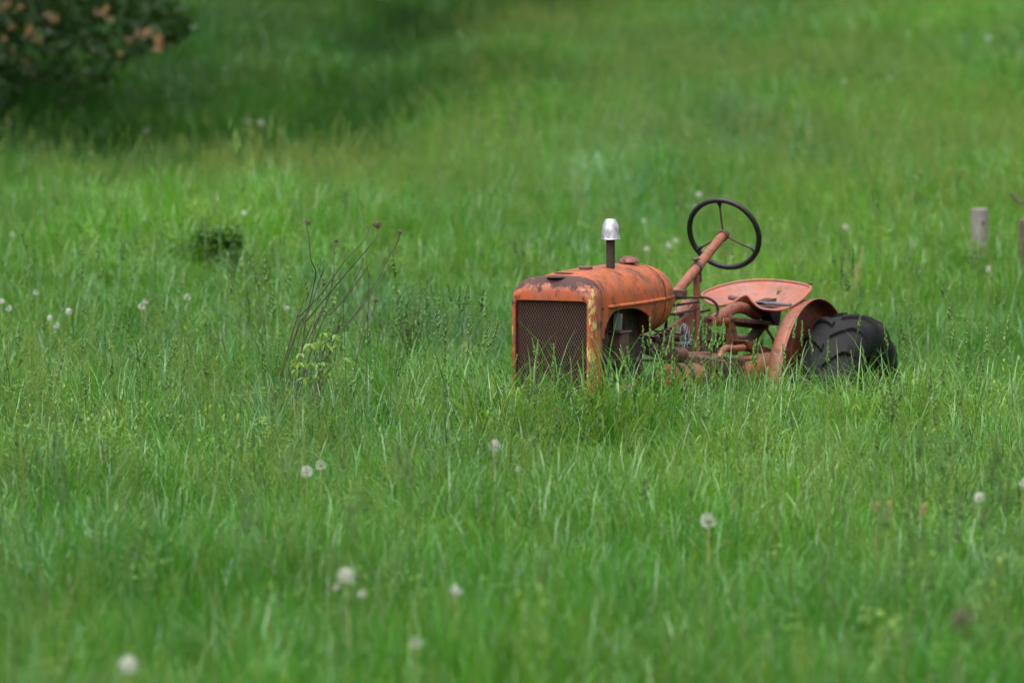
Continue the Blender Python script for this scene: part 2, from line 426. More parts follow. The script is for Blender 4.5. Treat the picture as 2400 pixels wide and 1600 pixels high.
def heads_orchard():
    """stalks that end in clustered spikelets"""
    m = MB()
    for _ in range(3):
        a = rr(0, 6.28); r = rr(0, .08); az = rr(0, 6.28)
        pts = stalk(m, (r * math.cos(a), r * math.sin(a), 0), az, rr(.62, .84), rr(0, .12), rr(.0, .35), .0016, rr(.3, .7))
        tip = pts[-1]; ax = (pts[-1] - pts[-2]).normalized(); L_ = rr(.07, .12); tn = rr(0, 1)
        for k in range(15):
            t = k / 14; off = Vector((rr(-1, 1), rr(-1, 1), rr(-.3, .3))) * (.0065 * (1.15 - t))
            blob(m, tip - ax * L_ * (1 - t) + off, ax + off * 40, rr(.017, .026), rr(.005, .0078) * (1.2 - .5 * t), min(1, max(0, tn + rr(-.3, .3))))
        if random.random() < .5:
            sp = tip - ax * L_ * 1.25; dv = (ax + Vector((rr(-.4, .4), rr(-.4, .4), 0))).normalized()
            for k in range(5): blob(m, sp + dv * (.012 + k * .006), dv, .018, .005, tn)
    return m
def heads_panicle():
    m = MB()
    for _ in range(4):
        a = rr(0, 6.28); r = rr(0, .12); az = rr(0, 6.28)
        pts = stalk(m, (r * math.cos(a), r * math.sin(a), 0), az, rr(.6, .86), rr(0, .15), rr(0, .45), .0011, rr(.2, .6))
        tip = pts[-1]; ax = (pts[-1] - pts[-2]).normalized(); L_ = rr(.10, .17); tn = rr(0, 1)
        for k in range(26):
            t = rr(0, 1); e = Vector((rr(-1, 1), rr(-1, 1), rr(0, .8))).normalized() * (.038 * (1 - t) + .004)
            c0 = tip - ax * L_ * (1 - t); c1 = c0 + e
            sd = ax.cross(e).normalized() * .0005
            m.add([c0 - sd, c0 + sd, c1], [(0, 1, 2)], (tn, .7, 0, 1))
            blob(m, c1, e + ax * .02, rr(.006, .010), rr(.0014, .0024), min(1, max(0, tn + rr(-.3, .3))))
    return m
def leaf_quad(m, p, d, l, w, tone, droopz=.25, dry=0.0):
    d = d.normalized(); up = Vector((0, 0, 1)); s = d.cross(up)
    s = s.normalized() if s.length > .05 else Vector((1, 0, 0))
    nrm = s.cross(d)
    a = p + d * l * .4 + nrm * l * .06; b_ = p + d * l * .75 - up * l * droopz * .3; e = p + d * l - up * l * droopz
    m.add([p, a - s * w * .5, a + s * w * .5, b_ - s * w * .36, b_ + s * w * .36, e], [(0, 2, 1), (1, 2, 4, 3), (3, 4, 5)], (tone, .7, dry, 1))
def weed_shoots():
    m = MB()
    for _ in range(3):
        a = rr(0, 6.28); r = rr(0, .08); H_ = rr(.35, .62)
        pts = stalk(m, (r * math.cos(a), r * math.sin(a), 0), rr(0, 6.28), H_, rr(0, .2), rr(0, .3), .002, .4)
        for k in range(24):
            t = .25 + .75 * k / 23; i = t * 6; j = min(5, int(i)); p = pts[j].lerp(pts[j + 1], i - j)
            an = k * 2.4; d = Vector((math.cos(an), math.sin(an), .5 + t))
            leaf_quad(m, p, d, rr(.04, .075) * (1.2 - .4 * t), rr(.008, .014), rr(.2, 1) * (.4 + .6 * t))
    return m
def herb_low():
    m = MB()
    for _ in range(16):
        a = rr(0, 6.28); r = rr(.0, .12); p = Vector((r * math.cos(a), r * math.sin(a), rr(.12, .42)))
        for k in range(3):
            an = a + k * 2.1 + rr(-.3, .3); leaf_quad(m, p, Vector((math.cos(an), math.sin(an), rr(.1, .6))), rr(.03, .06), rr(.018, .03), rr(0, 1))
    return m
SRC = bpy.data.collections.new('grass_sources')     # not linked to the scene: only read by the node group
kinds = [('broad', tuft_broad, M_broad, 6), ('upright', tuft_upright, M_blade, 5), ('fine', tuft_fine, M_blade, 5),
         ('orchard', heads_orchard, M_head, 5), ('panicle', heads_panicle, M_pan, 5), ('shoots', weed_shoots, M_weed, 3), ('herb', herb_low, M_weed, 3)]
IDX = {}; cnt = 0
for kn, fn, mt, nv in kinds:
    IDX[kn] = (cnt, nv)
    for q in range(nv):
        me = fn().mesh('tuft', recalc=False, smooth=True, angle=0); me.materials.append(mt)
        o = bpy.data.objects.new('%02d_tuft' % cnt, me); SRC.objects.link(o); cnt += 1

def scatter_group():
    ng = bpy.data.node_groups.new('scatter_tufts', 'GeometryNodeTree')
    ng.interface.new_socket('Geometry', in_out='INPUT', socket_type='NodeSocketGeometry')
    ng.interface.new_socket('Geometry', in_out='OUTPUT', socket_type='NodeSocketGeometry')
    n = ng.nodes; l = ng.links
    gi = n.new('NodeGroupInput'); go = n.new('NodeGroupOutput')
    ci = n.new('GeometryNodeCollectionInfo'); ci.inputs['Collection'].default_value = SRC
    ci.inputs['Separate Children'].default_value = True; ci.inputs['Reset Children'].default_value = True
    ip = n.new('GeometryNodeInstanceOnPoints'); ip.inputs['Pick Instance'].default_value = True
    def attr(name, t):
        a = n.new('GeometryNodeInputNamedAttribute'); a.data_type = t; a.inputs['Name'].default_value = name
        return a.outputs[0]
    m2p = n.new('GeometryNodeMeshToPoints'); l.new(gi.outputs[0], m2p.inputs[0])
    l.new(m2p.outputs[0], ip.inputs['Points']); l.new(ci.outputs[0], ip.inputs['Instance'])
    l.new(attr('pick', 'INT'), ip.inputs['Instance Index'])
    er = n.new('FunctionNodeEulerToRotation'); l.new(attr('rot', 'FLOAT_VECTOR'), er.inputs[0]); l.new(er.outputs[0], ip.inputs['Rotation'])
    l.new(attr('size', 'FLOAT_VECTOR'), ip.inputs['Scale'])
    l.new(ip.outputs[0], go.inputs[0]); return ng
NG = scatter_group()
def scatter(name, P, pick, size, rotz, lean, tint, label, cat):
    me = bpy.data.meshes.new(name); me.vertices.add(len(P)); me.vertices.foreach_set('co', P.astype(np.float32).ravel())
    a = me.attributes.new('pick', 'INT', 'POINT'); a.data.foreach_set('value', pick.astype(np.int32))
    a = me.attributes.new('size', 'FLOAT_VECTOR', 'POINT'); a.data.foreach_set('vector', size.astype(np.float32).ravel())
    rot = np.stack([lean[:, 0], lean[:, 1], rotz], -1)
    a = me.attributes.new('rot', 'FLOAT_VECTOR', 'POINT'); a.data.foreach_set('vector', rot.astype(np.float32).ravel())
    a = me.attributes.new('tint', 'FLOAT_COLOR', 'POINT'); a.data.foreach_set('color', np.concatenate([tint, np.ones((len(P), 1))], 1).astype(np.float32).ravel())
    o = bpy.data.objects.new(name, me); link(o)
    md = o.modifiers.new('scatter', 'NODES'); md.node_group = NG
    tag(o, label, cat, kind='stuff'); return o

def fbm(x, y, s, seed):
    out = np.zeros_like(x); a = 1.0; r_ = np.random.default_rng(seed)
    for o in range(4):
        for _ in range(3):
            k = r_.normal(size=2) * s * 2 ** o; ph = r_.uniform(0, 6.28)
            out = out + a * np.sin(x * k[0] + y * k[1] + ph) / 3
        a *= .55
    return out
def field(d0, d1, dens):
    k = .09 * 1.22; area = k * (d1 ** 2 - d0 ** 2) + 1.6 * (d1 - d0); n = int(area * dens)
    y = np.sqrt(rng.uniform(d0 ** 2, d1 ** 2, n)); x = rng.uniform(-1, 1, n) * (k * y + .8)
    return x, y
def t_local(x, y):
    dx, dy = x - TX, y - TY
    return dx * math.cos(TH) - dy * math.sin(TH), dx * math.sin(TH) + dy * math.cos(TH)
def keep_mask(x, y, tall):
    """tufts may not stand inside the tractor"""
    X, Y = t_local(x, y)
    hood = (abs(X) < .31) & (Y > -.06) & (Y < 1.5)
    mid = (abs(X) < .42) & (Y >= 1.5) & (Y < 3.0)
    wheel = (X > .44) & (X < .92) & (Y > 2.5) & (Y < 3.8)
    fend = (X > .35) & (X <= .55) & (Y > 2.3) & (Y < 3.7)
    return ~(hood | wheel | fend), mid
def heights(x, y):
    return np.clip(1 + .15 * fbm(x, y, .5, 3) + .17 * fbm(x, y, 2.2, 5), .55, 1.5)
ZONES = [(17, 28, 115), (28, 37.5, 155), (37.5, 56, 90), (56, 78, 48), (78, 104, 28)]
def patch(u, v, wx, wy, c):
    p = ground_hit(u, v, .4); return (p.x, p.y, wx, wy, c)
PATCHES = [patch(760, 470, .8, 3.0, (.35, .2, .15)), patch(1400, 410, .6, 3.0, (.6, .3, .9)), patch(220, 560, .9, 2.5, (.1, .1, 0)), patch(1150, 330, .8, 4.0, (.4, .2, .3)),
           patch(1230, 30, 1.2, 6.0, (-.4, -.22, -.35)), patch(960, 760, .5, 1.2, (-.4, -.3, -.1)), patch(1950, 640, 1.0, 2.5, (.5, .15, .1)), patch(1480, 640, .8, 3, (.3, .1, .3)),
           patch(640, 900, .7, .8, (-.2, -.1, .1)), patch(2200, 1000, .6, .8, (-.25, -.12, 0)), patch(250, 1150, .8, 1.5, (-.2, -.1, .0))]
allP = {k: [] for k in ('meadow_grass', 'seeding_grass', 'leafy_weeds')}
for d0, d1, dens in ZONES:
    x, y = field(d0, d1, dens); n = len(x)
    ok, mid = keep_mask(x, y, True)
    h = heights(x, y)
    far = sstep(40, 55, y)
    f_species = fbm(x, y, .45, 9); f2 = fbm(x, y, .9, 21); u_ = rng.uniform(0, 1, n)
    # share of each kind varies from patch to patch
    p_pan = np.clip(.03 + .05 * f_species + .17 * far, .005, .36)
    p_orc = np.clip(.018 + .02 * f2, .003, .07) * (1 - .3 * far)
    X, Y = t_local(x, y)
    near = np.exp(-(((X - .15) / .85) ** 4 + ((Y + .35) / .55) ** 2))
    near2 = np.exp(-(((X - .9) / .9) ** 4 + ((Y - 1.6) / 2.0) ** 4))
    p_orc = p_orc * (1 - .8 * near2) + .075 * near; p_pan = p_pan * (1 - near) * (1 - near2)
    # dense dark grass with tree shade tinted in: at the gully and under the shrub on the left, few seed heads there
    lush_shade = np.clip(1.5 * np.exp(-((x + 1.9 + (62 - y) * .035) / .8) ** 2) * sstep(54, 62, y) + sstep(-2.2, -4.2, x) * sstep(49, 56, y), 0, 1)
    p_pan = p_pan * (1 - .85 * lush_shade)
    p_wd = np.clip(.015 + .035 * f2, 0, .08)
    kind = np.where(u_ < p_pan, 4, np.where(u_ < p_pan + p_orc, 3, np.where(u_ < p_pan + p_orc + p_wd, 5, -1)))
    v_ = rng.uniform(0, 1, n)
    broad = np.clip(.66 + .25 * fbm(x, y, .8, 31) + .2 * np.exp(-((y - 32) / 5) ** 2) - .35 * far - .35 * (1 - sstep(22, 29, y)), .1, 1.15)
    kind = np.where(kind == -1, np.where(v_ < broad * .7, 0, np.where(v_ < .75, 1, 2)), kind)
    kind = np.where((kind == 5) & (rng.uniform(0, 1, n) < .4), 6, kind)
    start = np.array([IDX[k[0]][0] for k in kinds]); nv = np.array([k[3] for k in kinds])
    pick = start[kind] + (rng.integers(0, 1000, n) % nv[kind])
    s = h * rng.uniform(.78, 1.18, n)
    s = np.where(mid, s * .52, s)
    # grass in the lee of the near side frame stays a little lower so the machine shows
    s = s * (1 + .12 * near2); s = np.where(kind <= 2, s * (1 + .32 * near), np.where((kind == 3) | (kind == 4), s * (1 - .08 * near - .14 * near2), s))
    wide = 1 + .45 * sstep(45, 80, y)
    size = np.stack([s * wide, s * wide, s], -1)
    lean = rng.normal(0, .07, (n, 2))
    # colour of the stand: patches of bluish, yellowish and dark grass, shade and haze tinted in
    a = fbm(x, y * .45, .75, 41); b_ = fbm(x, y * .6, 1.8, 43)
    tr_ = np.clip(1 + (.22 + .20 * far) * a + .18 * b_, .45, 2.3); tg = np.clip(1 + (.12 + .12 * far) * a + .15 * b_, .55, 1.8); tb = np.clip(1 - .12 * a + .12 * fbm(x, y, .8, 47), .6, 1.6)
    T = np.stack([tr_, tg, tb], -1) * rng.uniform(.62, 1.38, (n, 1))
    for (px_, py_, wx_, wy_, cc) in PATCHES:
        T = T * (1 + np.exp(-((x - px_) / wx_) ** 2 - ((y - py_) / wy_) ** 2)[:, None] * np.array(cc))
    T = T * (1 + far[:, None] * (1 - lush_shade[:, None]) * np.array([.16, .13, .60]))  # distant grass tinted paler and bluer to suggest haze
    T = np.where((kind >= 3)[:, None], 1 + (T - 1) * .4, T)
    T = T * (1 - lush_shade[:, None] * np.array([.42, .26, .22]))  # tree shade multiplied into the grass colour
    P = np.stack([x, y, terrain(x, y)], -1)
    for nm, sel in (('meadow_grass', kind <= 2), ('seeding_grass', (kind == 3) | (kind == 4)), ('leafy_weeds', kind >= 5)):
        q = ok & sel
        if nm == 'leafy_weeds': q = q & ~((X > -.6) & (X < 1.4) & (Y > -1.2) & (Y < 3.6))
        if nm != 'meadow_grass': q = q & ~mid
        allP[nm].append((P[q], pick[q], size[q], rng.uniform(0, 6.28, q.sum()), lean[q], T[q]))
LBL = {'meadow_grass': ('long bright green meadow grass with arching blades', 'grass'),
       'seeding_grass': ('pale grass stalks with seed heads above the meadow', 'seeding grass'),
       'leafy_weeds': ('light green leafy weeds scattered through the meadow', 'weeds')}
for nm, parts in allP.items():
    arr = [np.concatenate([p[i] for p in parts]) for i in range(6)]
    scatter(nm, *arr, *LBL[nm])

# ------------------------------------------------------------------ the tractor
TR = empty('tractor', (TX, TY, 0), -TH)
tag(TR, 'old rusty orange tractor half sunk in the tall meadow grass', 'tractor')

def ip(y, pts): return float(np.interp(y, [p[0] for p in pts], [p[1] for p in pts]))
ZB = 1.035
def upper(W_, T_, n_, zb=ZB, k=14):
    e = 2 / n_; out = []
    for i in range(k + 1):
        a = math.pi / 2 * i / k
        out.append((W_ * math.cos(a) ** e if i < k else 0.0, zb + (T_ - zb) * math.sin(a) ** e))
    return out      # from the side up to the crest
# grille shell
def shell_ring(y, W_, T_, n_, zb, zlow=.5):
    up = upper(W_, T_, n_, zb)
    low = [(W_, zlow + (zb - zlow) * i / 8) for i in range(8)]
    half = low + up
    return [(x, y, z) for x, z in half] + [(-x - .010, y, z) for x, z in reversed(half[:-1])]
sh = MB()
rings = [(.152, .2555, 1.217, 3.4, 1.03), (.09, .257, 1.216, 3.5, 1.03), (.06, .2565, 1.208, 3.6, 1.03), (.035, .253, 1.193, 3.8, 1.02), (.016, .248, 1.172, 4, 1.01),
         (.005, .243, 1.15, 4.5, 1.0), (0, .237, 1.13, 5, .99), (0, .224, 1.082, 14, .96), (.004, .222, 1.080, 14, .96), (.022, .221, 1.079, 14, .96)]
sh.grid([shell_ring(*r_) for r_ in rings])
shell = sh.build('grille_shell', M_shell, TR, angle=60, solid=.003)
rc_ = MB(); rc_.box((0, .075, .80), (.44, .05, .56)); rc_.box((0, .14, .82), (.40, .10, .66)); rc_.build('radiator_core', M_core, TR)
gm = MB()
def diag(sgn):
    x0, x1, z0, z1 = -.221, .221, .52, 1.078; px = .0165; slope = 1.9 * sgn     # dz/dx
    span = (z1 - z0) / abs(slope); q = x0 - span
    k = int((x1 - x0 + span) / px) + 1
    for i in range(k):
        a = q + i * px; lo, hi = a, a + span
        cl, ch = max(lo, x0), min(hi, x1)
        if ch - cl < .002: continue
        def zz(x): return z0 + (x - a) * abs(slope) if sgn > 0 else z1 - (x - a) * abs(slope)
        p0 = Vector((cl, .016 + .002 * sgn, zz(cl))); p1 = Vector((ch, .016 + .002 * sgn, zz(ch)))
        d = (p1 - p0).normalized(); s_ = Vector((d.z, 0, -d.x)) * .00095; yv = Vector((0, .0016, 0))
        gm.add([p0 - s_ - yv, p0 + s_ - yv, p1 + s_ - yv, p1 - s_ - yv, p0 - s_ + yv, p0 + s_ + yv, p1 + s_ + yv, p1 - s_ + yv],
               [(0, 1, 2, 3), (4, 7, 6, 5), (0, 4, 5, 1), (3, 2, 6, 7), (0, 3, 7, 4), (1, 5, 6, 2)])
diag(1); diag(-1)
gm.build('grille_mesh', M_mesh, TR, smooth=False)
for x in (-.235, .203):
    sc_ = MB(); sc_.lathe((x * .97, -.002, 1.097), (0, 1, 0), [(-.001, .0001), (-.001, .005), (.004, .005)], 10); sc_.build('screw_hole', M_core, TR)
hl = MB(); hl.lathe((0.0, .07, 1.214), (0, 0, 1), [(.002, .0001), (.0045, .052), (.0, .054)], 28); hl.build('filler_hole', M_core, TR)
lip = MB(); lip.tube([(.055 * math.cos(a), .07 + .055 * math.sin(a), 1.2145) for a in np.linspace(0, 6.283, 33)[:-1]], .0035, 6, closed=True); lip.build('filler_rim', M_cap, TR)

# hood
zl_pts = [(.158, .838), (.186, .838), (.2, .90), (.248, .958), (.30, .99), (.349, 1.004), (.45, 1.012), (.596, 1.008), (.69, .998), (.762, .982), (.83, .96), (.888, .93), (.925, .90), (.951, .872), (.98, .85), (1.03, .83), (1.12, .815)]
T_pts = [(.158, 1.215), (.35, 1.231), (.6, 1.24), (1.0, 1.243), (1.2, 1.236), (1.3, 1.225)]
zbot_pts = [(.6, .3), (.8, .55), (.92, .76), (1.02, .805), (1.12, .81), (1.4, .82)]
n_pts = [(.158, 3.3), (.5, 2.8), (.9, 2.5), (1.4, 2.4)]
def sec_half(y, zlow, W_=.252, k=14, off=0.0):
    T_, nn, zb_ = ip(y, T_pts) - off, ip(y, n_pts), ip(y, zbot_pts) + off; W2 = W_ - off
    low = []
    for i in range(k):
        z = zlow + (ZB - zlow) * (i / k) ** .8
        q = min(1, (ZB - z) / (ZB - zb_)); low.append((W2 * (max(0, 1 - q ** 2.6)) ** (1 / 2.3), z))
    return low + upper(W2, T_, nn, ZB, k)
hd = MB(); ys_ = [.163, .17, .186, .19, .2, .215, .235, .26, .3, .35, .4, .46, .52, .6, .68, .74, .79, .83, .86, .89, .91, .93, .95, .965, .98, 1.0, 1.03, 1.06, 1.09, 1.12]
rows = []
for y in ys_:
    hf = sec_half(y, max(ip(y, zl_pts), ip(y, zbot_pts) + .004)); rows.append([(x, y, z) for x, z in hf] + [(-x, y, z) for x, z in reversed(hf[:-1])])
hd.grid(rows); hood = hd.build('hood', M_hood, TR, angle=70, solid=.003)
# tank
tk = MB(); rows = []
def closed_sec(y, s, off):
    nn, T_, zb_ = ip(y, n_pts), ip(y, T_pts) - off, ip(y, zbot_pts) + off; W2 = .252 - off
    zb_ = max(zb_, .80); out = []
    for i in range(56):
        a = 2 * math.pi * i / 56; c_, s_ = math.cos(a), math.sin(a)
        if s_ >= 0: e = 2 / nn; x = W2 * abs(c_) ** e; z = (T_ - ZB) * abs(s_) ** e
        else: e = 2 / 2.4; x = W2 * abs(c_) ** e; z = -(ZB - zb_) * abs(s_) ** e
        out.append((math.copysign(x, c_) * s, y, ZB + z * s))
    return out
for y, s, off in [(1.05, .02, .02), (1.051, .6, .02), (1.055, .98, .014), (1.07, 1, .008), (1.118, 1, .008), (1.1215, 1, .004), (1.123, 1, 0)]: rows.append(closed_sec(y, s, off))
for i in range(15):
    a = i / 14; y = 1.15 + .265 * a; s = (1 - a ** 3.0) ** (1 / 2.4) if i < 14 else .02
    rows.append(closed_sec(y, max(s, .02), 0))
tk.grid(rows, closed=True); tk.build('fuel_tank', M_hood, TR, angle=70)
bd = MB()
for sx in (1, -1):
    yy = np.linspace(.235, 1.10, 20); bd.tube([(sx * .2515, y, ZB - .004 * math.sin((y - .2) * 3)) for y in yy], [.003] + [.0125] * 18 + [.0125], 10, flat=1.5)
bd.build('side_bead', M_hood, TR)
lipm = MB()
for y_, s_ in ((0, 0),):
    outer = []; inner = []
    for i in range(41):
        a = i / 40; yv = 1.13 + .27 * (1 - abs(2 * a - 1) ** 3)
    pts = []
    for i in range(15):
        a = i / 14 * .985; y = 1.15 + .265 * a; s = (1 - a ** 3.0) ** (1 / 2.4); pts.append((.252 * s, y))
    pts = [(.252, 1.13)] + pts
    full = pts + [(-x, y) for x, y in reversed(pts)]
    lipm.tube([(x * 1.012, y + .002, ZB) for x, y in full], .011, 6, flat=.35)
lipm.build('tank_seam', M_hood, TR)
sm_ = MB(); hf = sec_half(1.12, .83, off=-.001); sm_.tube([(x, 1.122, z) for x, z in hf] + [(-x, 1.122, z) for x, z in reversed(hf[:-1])], .0032, 6); sm_.build('tank_strap', M_dark, TR)
nk = MB(); nk.lathe((.055, 1.03, 1.22), (0, 0, 1), [(-.02, .034), (.03, .032), (.032, 0)], 20); nk.build('filler_neck', M_dark, TR)
fc = MB(); fc.lathe((.055, 1.03, 1.243), (0, 0, 1), [(.004, .0), (.006, .061), (.012, .063), (.024, .058), (.036, .042), (.042, .0)], 28)
fc.lathe((.03, 1.07, 1.275), (0, 0, 1), [(.0, .0), (.002, .046), (.009, .046), (.012, .0)], 28)
fc.build('fuel_cap', M_cap, TR)
rcap = MB(); rcap.lathe((.0, .50, 1.236), (0, 0, 1), [(0, .036), (.004, .041), (.014, .041), (.018, .036), (.020, .0)], 28); rcap.build('radiator_cap', M_cap, TR)
ph = MB(); ph.lathe((.085, .675, 1.226), (0, 0, 1), [(.0, .0), (.0035, .041), (-.004, .042)], 24); ph.build('pipe_hole', M_core, TR)
pp = MB(); pp.tube([(.085, .675, 1.0), (.085, .675, 1.2), (.085, .675, 1.42)], .026, 20); pp.build('exhaust_pipe', M_pipe, TR)
sl = MB(); sl.box((-.03, .25, 1.2265), (.10, .05, .003)); sl.build('hood_slot', M_core, TR)
# leg strip bolt + latch
bt = MB(); bt.lathe((.256, .172, .855), (1, 0, 0), [(0, .009), (.006, .008), (.007, 0)], 8); bt.build('hood_bolt', M_dark, TR)
bt = MB(); bt.lathe((.257, .158, 1.028), (1, 0, 0), [(0, .011), (.002, .010), (.0025, 0)], 10)
bt.build('latch_hole', M_core, TR)

# engine under the hood
e = MB(); e.box((0, .62, .62), (.30, .80, .34)); e.box((-.01, .60, .92), (.30, .76, .34)); e.build('engine_block', M_dark, TR, bevel=.012)
e = MB(); e.box((.19, .53, .765), (.10, .13, .20)); e.box((.19, .53, .872), (.125, .155, .012)); e.build('air_cleaner_box', paint_mat('box_rust', (.10, .045, .03), (.07, .037, .03), (.03, .017, .014), scale=3), TR, bevel=.006)
e = MB(); e.tube([(.17, .56, .88), (.17, .56, .99)], .022, 12); e.build('intake_pipe', M_dark, TR)
for k, y in enumerate((.35, .62, .86)):
    e = MB(); e.tube([(.14, y, .70), (.19, y, .68), (.20, y + .02, .60), (.19, y + .03, .50)], .02, 10); e.build('manifold_pipe', M_dark, TR)
e = MB(); e.box((.228, .446, .936), (.056, .004, .10), (0, .05, 0)); pl = e.build('instruction_plate', M_plate, TR, bevel=.012)
e = MB(); e.tube(spline([(.16, .25, .70), (.24, .5, .71), (.25, .9, .68), (.22, 1.15, .66)], 6), .008, 8); e.build('fuel_hose', M_black, TR)
e = MB(); e.lathe((.16, .36, .80), (0, 0, 1), [(-.08, .03), (.0, .035), (.03, .045), (.07, .04), (.075, 0)], 16); e.build('distributor', M_dark, TR)
# tangle of old leaves and wires behind the engine
e = MB()
for _ in range(60):
    c_ = Vector((rr(-.05, .25), rr(.98, 1.5), rr(.72, .83)))
    a = rr(0, 6.28); leaf = [c_ + Vector((math.cos(a + k) * rr(.01, .03), math.sin(a + k) * rr(.01, .03), rr(-.02, .02))) for k in (0, 1.6, 3.1, 4.7)]
    e.add(leaf, [(0, 1, 2, 3)])
e.build('dead_leaves', simple('dead_leaf', (.07, .045, .035), .8, var=.6), TR, recalc=False, smooth=False)
for _ in range(7):
    e = MB(); c_ = Vector((rr(.0, .2), rr(1.1, 1.6), rr(.74, .86)))
    e.tube(spline([c_, c_ + Vector((rr(-.1, .1), rr(-.1, .1), rr(-.02, .06))), c_ + Vector((rr(-.1, .1), rr(-.1, .1), rr(-.04, .06))), c_ + Vector((rr(-.12, .12), rr(-.1, .1), rr(-.1, .02)))], 5), .006, 6)
    e.build('cable', M_dark, TR)
# front axle beam
e = MB(); e.tube([(-.2, .36, .50), (.2, .36, .52), (.33, .37, .55), (.37, .38, .57)], .03, 12); e.build('front_axle', M_casting, TR)

# main frame behind the engine: a flat casting with a big oval opening
def oval(cx, cy, rx, ry, n, p=2.4, a0=0):
    return [(cx + math.copysign(abs(math.cos(a)) ** (2 / p) * rx, math.cos(a)), cy + math.copysign(abs(math.sin(a)) ** (2 / p) * ry, math.sin(a))) for a in [a0 + 2 * math.pi * i / n for i in range(n)]]
n_o = 40
out_ = oval(.06, 1.66, .30, .47, n_o); inn_ = oval(.06, 1.72, .19, .33, n_o)
fr = MB()
def zf(y, x=.06): return ip(y, [(1.1, .765), (1.5, .74), (1.9, .69), (2.3, .63)]) + (.06 - x) * .28
rowsf = [[(x, y, zf(y, x) - .06) for x, y in out_], [(x, y, zf(y, x)) for x, y in out_], [(x, y, zf(y, x) + .004) for x, y in inn_], [(x, y, zf(y, x) - .06) for x, y in inn_]]
rowsf.append(rowsf[0]); fr.grid(rowsf, closed=True); fr.build('frame_casting', M_frame, TR, bevel=.004)
# near side cheek plate and the tube behind it
e = MB(); e.prism([(1.20, .70), (1.45, .655), (1.72, .640), (1.86, .645), (1.98, .632), (2.24, .59), (2.24, .42), (1.95, .44), (1.75, .50), (1.5, .57), (1.2, .64)], 'x', .295, .325)
e.build('cheek_plate', M_frame, TR, bevel=.004)
for (y, z) in ((1.93, .585), (2.20, .545)):
    e = MB(); e.lathe((.325, y, z), (1, 0, 0), [(0, .019), (.006, .018), (.009, .010), (.010, .0)], 14); e.build('bolt', M_rod, TR)
e = MB(); e.tube([(.22, 2.22, .48), (.22, 2.6, .49), (.22, 3.0, .49)], [.115, .118, .12], 24); e.build('axle_tube', M_tube, TR)
e = MB(); e.tube([(.34, 3.1, .30), (.60, 3.14, .29)], .07, 16); e.build('axle_shaft', M_dark, TR)
e = MB(); e.tube([(-.15, 1.9, .735), (-.15, 2.7, .70), (-.15, 3.6, .62)], .028, 10); e.build('far_rail', M_frame, TR)
e = MB(); e.prism([(2.1, .60), (3.1, .55), (3.1, .67), (2.6, .66), (2.1, .68)], 'x', -.20, -.17); e.build('far_cheek_plate', M_frame, TR, bevel=.004)
# torpedo shaped orange casing low on the near side
e = MB(); e.lathe((.30, 1.02, .57), (0, 1, -.06), [(0, 0), (0, .05), (.01, .07), (.05, .085), (.18, .092), (.32, .094), (.45, .085), (.56, .055), (.63, .022), (.66, .016), (.67, 0)], 28); cs = e.build('oil_canister', M_casting, TR)
for y in (1.06, 1.20):
    e = MB(); e.lathe((.30, y, .567), (0, 1, -.06), [(0, .092), (.0, .099), (.028, .1), (.028, .092)], 28); e.build('canister_band', M_black, cs)
e = MB(); e.lathe((.29, 1.12, .70), (0, 1, -.05), [(0, .0), (0, .045), (.10, .045), (.17, .045), (.18, .03), (.18, 0)], 20); e.build('pivot_sleeve', M_frame, TR)
# floor castings, pedals and levers seen inside the opening
e = MB(); e.lathe((.06, 2.08, .56), (0, 0, 1), [(0, .17), (.05, .165), (.075, .13), (.085, .07), (.09, 0)], 26); e.build('gearbox_top', M_casting, TR)
e = MB(); e.box((.05, 1.9, .45), (.36, 1.5, .16)); e.build('gearbox_housing', M_dark, TR, bevel=.03)
e = MB(); e.tube([(-.06, 1.44, .69), (.10, 1.70, .66), (.18, 2.0, .645)], .013, 10); e.build('brake_rod', M_tube, TR)
e = MB(); e.tube(spline([(.26, 1.95, .60), (.26, 2.0, .655), (.26, 2.08, .675), (.26, 2.2, .665), (.26, 2.36, .66)], 5), .021, 12); e.build('bent_lever', M_tube, TR)
e = MB(); e.prism([(2.42, .70), (2.46, .70), (2.95, .605), (2.95, .57), (2.5, .64)], 'x', .15, .25); e.build('step_plate', M_casting, TR, bevel=.003)
e = MB(); e.box((.08, 2.35, .58), (.42, .5, .03), (-.06, 0, 0)); e.build('floor_plate', M_frame, TR, bevel=.004)
# steering
SA = R(22.6); hub = Vector((.1, 2.43, 1.353)); ndir = Vector((0, math.cos(SA), math.sin(SA)))
e = MB(); e.tube([hub - ndir * 1.06, hub - ndir * .5, hub - ndir * .02], [.031, .031, .029], 20); e.build('steering_column', M_tube, TR)
SWm = MB(); n_r = 72; upd = Vector((0, -math.sin(SA), math.cos(SA))); sd = Vector((1, 0, 0)); cW = hub + ndir * .012
SWm.tube([cW + (upd * math.cos(a) + sd * math.sin(a)) * .229 for a in np.linspace(0, 2 * math.pi, n_r, endpoint=False)], [.0172 + .0006 * math.sin(i * 2.1) for i in range(n_r)], 14, closed=True)
sw = SWm.build('steering_wheel', M_black, TR, angle=80)
for k in range(3):
    a = 2 * math.pi * k / 3; dr = upd * math.cos(a) + sd * math.sin(a)
    e = MB(); e.tube([hub + dr * .012, hub + dr * .1, cW + dr * .20], .0065, 10); e.build('spoke', M_spoke, sw)
    e = MB(); e.tube([cW + dr * .185, cW + dr * .20, cW + dr * .222], [.008, .012, .019], 12); e.build('spoke_boss', M_black, sw)
e = MB(); e.lathe(hub - ndir * .03, ndir, [(0, .031), (0, .036), (.035, .037), (.045, .028), (.05, .012), (.06, .011), (.062, 0)], 20); e.build('wheel_hub', M_spoke, sw)
